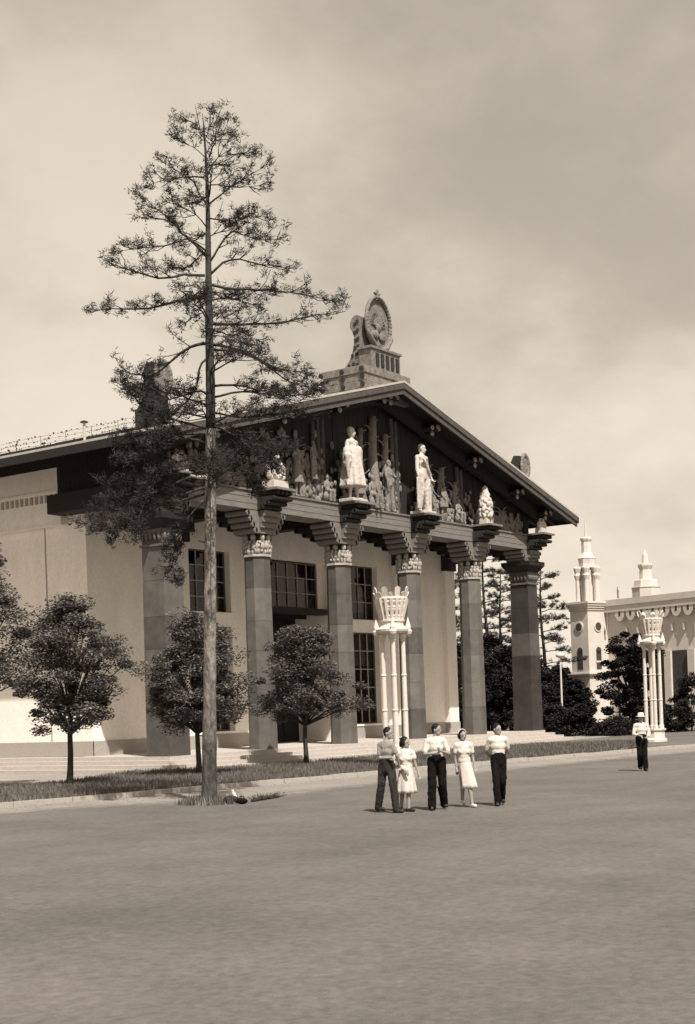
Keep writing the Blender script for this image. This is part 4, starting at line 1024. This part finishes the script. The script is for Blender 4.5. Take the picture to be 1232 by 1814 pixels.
# dark trees behind the portico and towards the white pavilion
bgd=[(800,100,5.5,2.6),(838,104,7.0,3.0),(872,108,7.4,3.2),(905,106,6.3,3.0),(945,104,5.2,2.6),(990,106,4.6,2.6),(1022,102,3.6,1.6)]
kinds=['behind the gap right of the pale wall','behind the fifth column','framed between the fifth and sixth columns','behind the sixth column','just right of the sixth column','below the right-hand pine','nearest the white tower']
for i,(px,dz,h,R_) in enumerate(bgd):
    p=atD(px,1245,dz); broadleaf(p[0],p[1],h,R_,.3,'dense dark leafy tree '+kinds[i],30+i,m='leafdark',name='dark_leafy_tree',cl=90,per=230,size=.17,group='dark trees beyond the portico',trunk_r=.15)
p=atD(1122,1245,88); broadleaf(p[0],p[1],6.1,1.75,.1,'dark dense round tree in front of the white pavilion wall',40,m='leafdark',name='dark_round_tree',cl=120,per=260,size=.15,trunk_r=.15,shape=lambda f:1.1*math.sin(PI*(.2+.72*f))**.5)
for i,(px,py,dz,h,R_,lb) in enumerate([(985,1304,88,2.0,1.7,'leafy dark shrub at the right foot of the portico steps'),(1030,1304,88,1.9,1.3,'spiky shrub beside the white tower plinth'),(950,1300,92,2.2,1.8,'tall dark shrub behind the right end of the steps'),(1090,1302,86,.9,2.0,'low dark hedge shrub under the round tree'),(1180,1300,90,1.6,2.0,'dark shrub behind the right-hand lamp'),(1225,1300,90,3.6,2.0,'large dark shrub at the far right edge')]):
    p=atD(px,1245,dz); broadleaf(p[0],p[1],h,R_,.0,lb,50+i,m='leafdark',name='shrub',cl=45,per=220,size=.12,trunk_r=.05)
# ---- pines
def needles(tufts,per,L,w_,seed):
    r=np.random.RandomState(seed); T=np.array([c for c,_ in tufts]); S_=np.array([s for _,s in tufts]); n=len(T)
    c=np.repeat(T,per,0); s=np.repeat(S_,per)[:,None]
    d=r.normal(size=(n*per,3)); d[:,2]=np.abs(d[:,2])*.9-.15; d/=np.linalg.norm(d,axis=1)[:,None]
    c=c+r.normal(size=c.shape)*.045*s
    ln=L*s*(.6+.7*r.rand(n*per,1)); sd=np.cross(d,r.normal(size=d.shape)); sd/=np.linalg.norm(sd,axis=1)[:,None]; sd*=w_*s
    V=np.stack([c-sd,c+sd,c+d*ln],1).reshape(-1,3); return V,np.arange(3*n*per).reshape(-1,3)
def grow_branch(tr,tufts,path,r0,r,dens=1.0,lvl=0,sz=1.0):
    # densify with wiggle
    P=[Vector(p) for p in path]; Q=[]
    for a,b in zip(P[:-1],P[1:]):
        n=max(2,int((b-a).length/.25))
        for i in range(n): Q.append(a.lerp(b,i/n))
    Q.append(P[-1]); 
    for i in range(1,len(Q)-1): Q[i]=(Q[i-1]+Q[i]*2+Q[i+1])/4+Vector((r.uniform(-1,1),r.uniform(-1,1),r.uniform(-1,1)))*.018
    m=len(Q); tr.tube(Q,[max(.006,r0*.85*(1-.85*i/(m-1))) for i in range(m)],6)
    tot=sum((b-a).length for a,b in zip(Q[:-1],Q[1:]))
    nb=int(tot*4.8*dens)+2
    for k in range(nb):
        u=.28+.72*((k+r.random())/nb); i=min(m-2,int(u*(m-1))); p=Q[i]; d=(Q[min(m-1,i+2)]-Q[max(0,i-2)]).normalized()
        s_=Vector((-d.y,d.x,0)); 
        if s_.length<.1: s_=Vector((1,0,0))
        s_.normalize(); s_*=r.choice((-1,1)); ln=r.uniform(.28,.8)*(1.15-.5*u)*sz
        e=p+(d*r.uniform(.2,.9)+s_*r.uniform(.2,1)+Vector((0,0,r.uniform(-.15,.55)))).normalized()*ln
        md=p.lerp(e,.5)+Vector((r.uniform(-.05,.05),r.uniform(-.05,.05),-.04))
        tr.tube([p,md,e],[.014,.010,.006],4)
        nt=r.randint(3,5)
        for q_ in range(nt):
            v_=.35+.65*(q_+1)/nt; c=p.lerp(e,v_)+Vector((r.uniform(-1,1),r.uniform(-1,1),r.uniform(-.7,1)))*.13
            if r.random()<.85: tufts.append((tuple(c),r.uniform(.5,1.25)))
    tufts.append((tuple(Q[-1]),1.0))
def z2(p): return (70+p[0]/2.161,180+p[1]/2.161)
base=onZ(371,1424,G); DP=float((base-CAM)@FW)
def P3(px,py,dd): return Vector(atD(px,py,DP+dd))
trunkpx=[(371,1426,.215),(371,1380,.185),(371.5,1300,.17),(372,1180,.155),(372.5,1050,.148),(373,900,.138),(373.5,760,.128),(373,680,.115),(371,600,.10),(370,520,.088),(369,440,.072),(368.5,380,.056),(367,320,.042),(364,265,.028),(361,225,.016),(359,200,.006)]
pine=thing('tall_pine','tall lone pine with bare lower trunk and sparse layered crown in front of the pavilion','tree',tuple(base))
tp=[Vector(P3(a,b,0)) for a,b,_ in trunkpx]
def tubedense(pts,rs):
    Q=[];R_=[]
    for i in range(len(pts)-1):
        n=6
        for k in range(n): Q.append(pts[i].lerp(pts[i+1],k/n)); R_.append((rs[i]+(rs[i+1]-rs[i])*k/n)*(1+rnd.uniform(-.05,.05)))
    Q.append(pts[-1]); R_.append(rs[-1]); return Q,R_
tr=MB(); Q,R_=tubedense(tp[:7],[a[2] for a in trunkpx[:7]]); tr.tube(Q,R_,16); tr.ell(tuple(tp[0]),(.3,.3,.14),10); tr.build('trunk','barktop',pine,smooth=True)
br=MB(); Q,R_=tubedense(tp[6:],[a[2] for a in trunkpx[6:]]); br.tube(Q,R_,12)
tufts=[]; rb_=random.Random(5)
Z=[ # traced limbs, zoom coordinates (scale 2.161 from 70,180), base radius, depth factor
 ([(638,590),(600,550),(540,500),(522,460),(440,440),(372,440)],.045,.2),([(522,460),(470,430),(430,400),(395,368)],.025,.3),
 ([(632,665),(560,660),(450,680),(330,640),(240,602)],.045,-.35),([(632,745),(540,760),(420,795),(320,790),(185,797)],.05,.3),
 ([(636,385),(605,345),(592,300),(520,262),(450,215)],.03,.25),([(632,290),(560,285),(480,300),(398,325)],.025,-.3),
 ([(638,570),(560,512),(480,560),(400,560),(280,575)],.03,-.4),([(632,210),(590,170),(560,160),(500,120)],.015,.3),
 ([(636,925),(580,930),(500,990),(440,1060),(300,1030)],.05,.2),([(640,985),(608,1020),(610,1085),(540,1180),(400,1240)],.035,-.3),
 ([(640,1120),(600,1100),(500,1150),(350,1100)],.035,-.2),
 ([(640,400),(700,350),(770,300),(890,240)],.03,.3),([(642,445),(700,460),(780,440),(875,440)],.025,-.3),
 ([(650,665),(700,610),(760,600),(850,620),(985,640)],.04,.35),([(648,620),(680,560),(740,480),(820,530),(955,530)],.035,-.35),
 ([(655,700),(760,720),(880,720),(1000,735),(1160,772)],.045,-.15),([(660,850),(780,850),(900,855),(1000,830),(1145,800)],.05,.15),
 ([(660,930),(740,940),(820,970),(900,1020),(1050,1050)],.045,-.25),([(660,950),(760,950),(850,990),(960,1080),(1085,1110)],.04,.3),
 ([(655,1090),(740,1080),(830,1100),(1000,1150)],.04,-.3),([(638,200),(670,140),(700,120),(750,130)],.015,.3),
 ([(645,280),(680,205),(780,190),(842,200)],.02,-.3),([(660,830),(700,800),(715,850),(800,900),(860,925)],.025,.5),
 ([(655,760),(740,750),(850,790)],.03,.5),([(645,520),(690,500),(760,450),(830,470)],.02,.6),([(635,330),(680,310),(760,330),(880,315)],.02,.2),
 ([(650,560),(600,600),(560,640),(500,640)],.02,.7),([(640,800),(580,830),(540,870)],.02,-.8),([(640,480),(600,430),(540,400),(480,380)],.02,-.6),
 ([(632,150),(650,90),(690,70)],.01,.4),([(630,130),(600,80),(545,70)],.01,-.4)]
Fm=[ # lower mass, picture coordinates
 ([(372,846),(335,844),(300,862),(270,882),(220,900),(138,932)],.05,.15),([(372,790),(330,772),(260,800),(208,822)],.045,-.4),
 ([(371,872),(310,890),(250,902),(196,962)],.04,.5),([(371,760),(310,745),(250,722),(206,660)],.04,-.5),
 ([(372,880),(340,905),(312,960),(302,1005),(316,1032)],.03,.3),([(373,730),(430,742),(500,730),(562,742)],.035,.4),
 ([(373,752),(430,780),(480,800),(522,792)],.035,-.4),([(373,705),(430,692),(520,702),(572,690)],.035,.2),
 ([(371,862),(300,882),(230,932),(160,940)],.04,-.35),([(371,805),(300,822),(240,850),(186,866)],.04,.3),
 ([(371,770),(300,768),(240,770),(220,800)],.035,.6),([(371,835),(290,860),(220,880),(170,905)],.035,.55),([(371,820),(280,840),(250,900),(240,960)],.03,-.6),
 ([(371,720),(320,700),(270,690),(215,690)],.035,.3),([(371,740),(320,730),(290,770),(270,800)],.03,-.7),([(373,770),(400,800),(440,850),(455,880)],.025,.6),([(373,740),(410,760),(440,790),(500,840)],.03,-.7)]
for L_,conv in ((Z,z2),(Fm,lambda p:p)):
    for pts,r0,df in L_:
        pp=[conv(p) for p in pts]; x0=372; out=[]
        for a,b in pp: out.append(P3(a,b,abs(a-x0)/FPX*DP*df))
        grow_branch(br,tufts,out,r0,rb_,dens=1.1 if conv is z2 else 2.2)
# limbs towards and away from the viewer
for k in range(20):
    py=rb_.choice((1,1,1.0))*rb_.uniform(250,880); x0=371; s_=rb_.choice((-1,1)); R2=(.5+2.3*min(1,(py-200)/420))*rb_.uniform(.6,1)
    a=rb_.uniform(-.5,.5)*1.4; b0=P3(x0,py,0); d=Vector(FW)*s_*math.cos(a)+Vector(RT)*math.sin(a)
    grow_branch(br,tufts,[b0,b0+d*R2*.4+Vector((0,0,.12)),b0+d*R2*.8+Vector((0,0,.1)),b0+d*R2+Vector((0,0,.25))],.03,rb_,dens=.8)
br.build('limbs','barkdark',pine,smooth=True)
V,F=needles(tufts,20,.12,.0098,9); V-=np.array(base)
o=D.objects.new('crown',npmesh('crown',V,F,'needles')); COL.objects.link(o); o.parent=pine; o['kind']='stuff'
# dead stubs on the bare trunk
for (zy,sd,ln) in ((905,1,.22),(962,-1,.3),(1010,1,.14),(1075,-1,.18),(1120,1,.25),(1190,-1,.12),(1250,1,.1)):
    c_=P3(372.5,zy,0); MB().tube([c_,c_+Vector(RT)*sd*ln*.6+Vector((0,0,.03)),c_+Vector(RT)*sd*ln+Vector(FW)*rnd.uniform(-.1,.1)+Vector((0,0,.07))],[.03,.018,.008],6).build('dead_stub','barkdark',pine)
# broken stub
MB().tube([P3(372,846,0),P3(350,845,-.15),P3(337,842,-.2)],[.06,.045,.03],8).build('broken_stub','statue',pine)
def genpine(px,py,dz,h,spread,seed,label,first=.35,group='pines beyond the portico'):
    p=atD(px,py,dz); t=thing('background_pine',label,'tree',(p[0],p[1],G),group); r=random.Random(seed); tr=MB(); tf=[]
    pts=[(.1*math.sin(k*.9+seed),.1*math.cos(k*1.1),h*k/8) for k in range(9)]; tr.tube(pts,[.2*(1-.105*k)+.01 for k in range(9)],8)
    n=26
    for k in range(n):
        f_=first+(1-first)*(k+.5)/n; z=h*f_; R_=spread*(1.05-f_)**.55*r.uniform(.55,1.1); a=k*2.4+r.uniform(-.4,.4)
        b0=Vector((0,0,z)); d=Vector((math.cos(a),math.sin(a),0))
        grow_branch(tr,tf,[b0,b0+d*R_*.4+Vector((0,0,.15)),b0+d*R_*.8+Vector((0,0,.05)),b0+d*R_+Vector((0,0,.2))],.05,r,dens=.75,sz=1.2)
    tr.build('trunk','barkdark',t,local=True,smooth=True)
    V,F=needles(tf,16,.26,.02,seed); o=D.objects.new('crown',npmesh('crown',V,F,'needles')); COL.objects.link(o); o.parent=t; o['kind']='stuff'
genpine(966,1246,106,12.0,4.6,61,'pine with open crown standing between the sixth column and the white tower')
genpine(866,1246,112,16.5,4.8,62,'taller pine seen between the fifth and sixth columns')
genpine(800,1246,108,12.5,3.2,63,'pine seen through the narrow gap beside the pale wall')
genpine(893,1246,118,13.0,4.0,64,'pine partly hidden behind the sixth column')
# ------------------------------------------------------------------ white pavilion in the distance
u=RT*-.6*-1*1.0; 
tw=atD(1047,1245,104); TX=Vector((tw[0],tw[1],0)); 
DW=Vector(-RT*.6+FW*.8); DW.z=0; DW.normalize()   # along the wall, away
DN=Vector(RT*.8+FW*.6); DN.z=0; DN.normalize()     # into the building
# corner nearest the viewer at TX. left face runs along DW, right face along DN
ang=math.atan2(DN.y,DN.x)
WP=thing('white_pavilion','distant white pavilion with square corner tower, columned turret and scalloped cornice','pavilion',(TX.x,TX.y,G))
pxm=FPX/104
def lbox(mb,a0,a1,b0,b1,z0,z1):
    """a along DN, b along DW, measured from the near corner"""
    c=TX+DN*(a0+a1)/2+DW*(b0+b1)/2; mb.box((c.x,c.y,(z0+z1)/2),(a1-a0,b1-b0,z1-z0),ang); return mb
def hz_(py,d=104): return 1.62+(1241.5-py)/(FPX/d)
wL,wR=1.75,2.05
zc1=hz_(1067); zc0=hz_(1087); zl=hz_(1195); zb=hz_(1283)
lbox(MB(),.0,wR,.0,wL,zl,zc0).build('tower_shaft','wtower',WP)
lbox(MB(),-.0,wR,.0,wL,zb,zl-.25).build('tower_base','wtower',WP)
lbox(MB(),-.25,wR+.2,-.25,wL+.2,G,zb).build('tower_plinth','rough',WP)
for k in range(3): lbox(MB(),-.08*(k+1),wR+.08*(k+1),-.08*(k+1),wL+.08*(k+1),zl-.25+.09*k+.002,zl-.25+.09*k+.09).build('ledge','wtower',WP)
for k in range(5):
    h=(zc1-zc0)/5; lbox(MB(),-.06*k,wR+.06*k,-.07*k,wL+.07*k,zc0+h*k+.002,zc0+h*(k+1)).build('cornice','wtower',WP)
def disc(a,b,z,r_,face,m,dpt=.05,sq=1.0,name='round_window'):
    n=18; pts=[]
    O=TX+DN*a+DW*b
    ax_=DN if face=='R' else DW; nn=-DW if face=='R' else -DN
    v=[]
    for d in (0,dpt):
        for i in range(n):
            t=2*PI*i/n; q_=O+ax_*r_*math.cos(t)+nn*d; v.append((q_.x,q_.y,z+r_*sq*math.sin(t)))
    f=[tuple(range(n)),tuple(range(n,2*n))[::-1]]+[(i,(i+1)%n,n+(i+1)%n,n+i) for i in range(n)]
    return MB().add(v,f).build(name,m,WP)
for face,a,b in (('R',wR/2,0),('L',0,wL/2)):
    disc(a,b,hz_(1112),.40,face,'wtower',.06,name='window_ring'); disc(a,b,hz_(1112),.30,face,'wshadow',.075)
    zz1,zz0=hz_(1155),hz_(1188)
    disc(a,b,zz1,.27,face,'wshadow',.03,name='arched_window')
    if face=='R': lbox(MB(),a-.26,a+.26,-.03,-.002,zz0,zz1).build('arched_window','wshadow',WP); lbox(MB(),a-.32,a+.32,-.05,-.002,hz_(1176),hz_(1173)).build('window_bar','wtower',WP)
    else: lbox(MB(),-.03,-.002,b-.26,b+.26,zz0,zz1).build('arched_window','wshadow',WP)
# turret
tcx=TX+DN*(wR/2)+DW*(wL/2); t0=zc1
tz=lambda py: hz_(py,105)
def tl(prof,n,name,off=(0,0),ph=0): 
    return MB().lathe((tcx.x+off[0],tcx.y+off[1],0),prof,n,ph=ph).build(name,'wtower',WP)
for i in range(6):
    a=2*PI*i/6+.35; ox,oy=.78*math.cos(a),.78*math.sin(a)
    tl([(.17,t0),(.16,tz(1030)),(.27,tz(1022)),(.2,tz(1018)),(.3,tz(1010)),(.3,tz(1008)),(.2,tz(1006))],8,'turret_column',(ox,oy))
tl([(.5,t0),(.48,tz(1010))],8,'turret_core')
tl([(.62,tz(1008)),(.62,tz(1000)),(.66,tz(993)),(.7,tz(991)),(.64,tz(989)),(.5,tz(985)),(.42,tz(981))],8,'turret_drum')
tl([(.4,tz(981)),(.36,tz(962)),(.45,tz(958)),(.46,tz(955)),(.3,tz(953))],8,'turret_neck')
tl([(.1,tz(953)),(.07,tz(940)),(.02,tz(920))],6,'spire')
# long wall with scalloped cornice running from the tower towards the right foreground
Lw=26
def wbox(a0,a1,b0,b1,z0,z1,name,m='wtower',par=None): return lbox(MB(),a0,a1,b0,b1,z0,z1).build(name,m,par or WP)
zw1=hz_(1064,103)
wo_=wR+.02
wbox(wo_+.0,wo_+4,-Lw,-.001,G,zw1-.9,'long_wall')
wbox(wo_-.42,wo_+4,-Lw,-.001,zw1-.45,zw1,'parapet')
wbox(wo_-.36,wo_+4,-Lw,-.001,zw1-.9,zw1-.452,'frieze')
# openings below
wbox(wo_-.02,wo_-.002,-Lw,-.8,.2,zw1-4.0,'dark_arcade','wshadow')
for k in range(24): 
    b=-1.5-k*1.05
    # hanging scallop
    O=TX+DN*(wo_-.33)+DW*b; n=10; v=[]
    for d in (0,.32):
        for i in range(n+1):
            t=PI+PI*i/n; q_=O+DW*.46*math.cos(t)+DN*d; v.append((q_.x,q_.y,zw1-.9+.72*math.sin(t)))
    f=[tuple(range(n+1)),tuple(range(n+1,2*n+2))[::-1]]+[(i,(i+1)%(n+1),n+1+(i+1)%(n+1),n+1+i) for i in range(n+1)]
    MB().add(v,f).build('scallop','wtower',WP)
    if k%1==0: wbox(wo_-.345,wo_-.332,b-.09,b+.09,zw1-1.25,zw1-.75,'slot_window','wshadow')
    wbox(wo_-.22,wo_-.001,b-.06-.5,b+.06-.5,zw1-2.6,zw1-2.1,'bracket')
    if k%2==0: wbox(wo_-.2,wo_-.021,b-.3,b+.3,G,zw1-4.0,'arcade_pier')
# roof figure and second turret
q_=TX+DN*1.2+DW*-1.9; tt=thing('roof_figure','small dark statue on the parapet of the white pavilion','statue',(q_.x,q_.y,zw1))
J=dict(head=(.0,0,1.6),sL=(-.17,0,1.38),sR=(.17,0,1.38),eL=(-.28,-.1,1.2),wL=(-.36,-.15,1.05),eR=(.24,.0,1.12),wR=(.2,-.15,.98),hL=(-.08,0,.92),hR=(.08,0,.92),kL=(-.08,0,.5),aL=(-.08,.02,.07),kR=(.09,-.03,.5),aR=(.1,-.05,.07),face=20,sleeve=1.0)
for k_ in list(J):
    if isinstance(J[k_],tuple): J[k_]=tuple(c*.5 for c in J[k_])
Rf=figure(J,.5); blob(statue_join(Rf,MB()),'figure','emblem',.03,tt)
t2p=atD(1152,1245,112); t2=thing('distant_turret','pale stepped turret behind the long white pavilion wall at the right edge','tower',(t2p[0],t2p[1],G))
h2=lambda py: 1.62+(1238-py)/(FPX/112)
for prof,n,nm in (([(1.15,0),(1.15,h2(1045)),(1.2,h2(1044)),(1.2,h2(1043))],8,'turret_base'),([(1.0,h2(1043)),(.95,h2(1031)),(.9,h2(1030))],8,'turret_step'),([(.55,h2(1030)),(.48,h2(1012)),(.62,h2(1005)),(.62,h2(1002)),(.4,h2(1001))],8,'turret_drum'),([(.28,h2(1001)),(.22,h2(985)),(.02,h2(976))],8,'turret_top')):
    MB().lathe((0,0,-G if 0 else 0),[(r_,z-G if z else 0) for r_,z in prof],n).build(nm,'wtower',t2,local=True)
# distant thin lamp post between pine and tower
p=atD(996,1245,88); fl_=thing('distant_lamp_post','thin pale lamp post with round head between the sixth column and the white tower','street lamp',(p[0],p[1],G))
MB().tube([(0,0,0),(0,0,4.85)],[.07,.05],8).build('post','white',fl_,local=True)
MB().lathe((0,0,4.83),[(.08,0),(.26,.08),(.3,.2),(.18,.32),(.03,.36)],12).build('lamp_head','white',fl_,local=True,smooth=True)
# far treeline to close the horizon beyond everything
vv=[];ffl=[]
r=random.Random(77)
cl=[]
for i in range(260):
    a=math.radians(-34+68*i/260); R2=190+r.uniform(-10,25); d=FW*math.cos(a)+RT*math.sin(a); p=CAM+d*R2
    h=r.uniform(2,6.5); cl.append(((p[0],p[1],h*.6),r.uniform(2.5,5)))
V,F=leafcloud(cl,70,1.3,8,flat=.8)
o=D.objects.new('far_treeline',npmesh('far_treeline',V,F,'leafdark')); COL.objects.link(o); tag(o,'low dark line of distant trees closing the horizon behind the pavilions','trees',kind='stuff')
# ------------------------------------------------------------------ small things at the foot of the pine
def tuftpatch(cx_,cy_,R_,n,h0,h1,seed):
    poly=[(cx_+R_[0]*math.cos(2*PI*i/20),cy_+R_[1]*math.sin(2*PI*i/20)) for i in range(20)]
    return grass('weeds',poly,n,h0,h1,seed,z0=G,dens=lambda x,y:max(0,1-1.1*(((x-cx_)/R_[0])**2+((y-cy_)/R_[1])**2))**1.3*(1 if math.sin(x*9)+math.sin(y*11+x*4)>-.4 else .25))
o=tuftpatch(base[0],base[1],(.95,.95),1300,.04,.26,4); tag(o,'ragged weeds growing round the foot of the tall pine','grass',kind='stuff')
q_=onZ(408,1424,G); bd=thing('dark_bundle','dark lumpy bundle lying right beside the foot of the pine','bundle',tuple(q_))
m_=MB()
for k in range(9): m_.ell((rnd.uniform(-.1,.1),rnd.uniform(-.1,.1),rnd.uniform(.05,.16)),(.1,.09,.07),8)
blob(m_,'bundle_body','brown',.02,bd,smooth=1)
q_=onZ(429,1425,G); bd=thing('dark_bag','squat black bag lying furthest right of the pine foot','bag',tuple(q_),rz=YAW)
m_=MB(); m_.ell((0,0,.075),(.15,.09,.075),10); m_.ell((-.06,0,.08),(.08,.08,.07),8); blob(m_,'bag_body','trousers',.02,bd,smooth=1)
MB().tube([(-.06,0,.13),(-.04,0,.19),(.04,0,.19),(.06,0,.13)],.012,6).build('handle','trousers',bd,local=True)
q_=onZ(417,1422,G); bd=thing('white_bundle','upright pale wrapped bundle between the dark bundle and the black bag','bundle',tuple(q_),rz=YAW)
m_=MB(); m_.caps((.02,0,.07),(-.03,0,.22),.065,.05); m_.ell((-.05,0,.28),(.03,.03,.04),8); blob(m_,'bundle_body','shirt',.016,bd,smooth=1)
a=onZ(447,1421,G);b_=onZ(497,1413,G)
bd=thing('dark_streak','long dark branch lying on the pavement right of the bags','streak',tuple(a))  # dark streak on the ground, built as a low solid strip with needle tufts
mb=MB(); A=Vector((0,0,.035)); Bv=Vector((b_[0]-a[0],b_[1]-a[1],.03)); mb.tube([A,A.lerp(Bv,.3)+Vector((.03,.02,.02)),A.lerp(Bv,.65)+Vector((-.02,.03,0)),Bv],[.04,.05,.045,.015],8); mb.build('streak','barkdark',bd,local=True,smooth=True)
V,F=needles([(tuple(A.lerp(Bv,k/18)+Vector((rnd.uniform(-.08,.08),rnd.uniform(-.08,.08),.03))),.8) for k in range(19)],14,.13,.01,3)
o=D.objects.new('foliage',npmesh('foliage',V,F,'needles')); COL.objects.link(o); o.parent=bd; o['kind']='stuff'
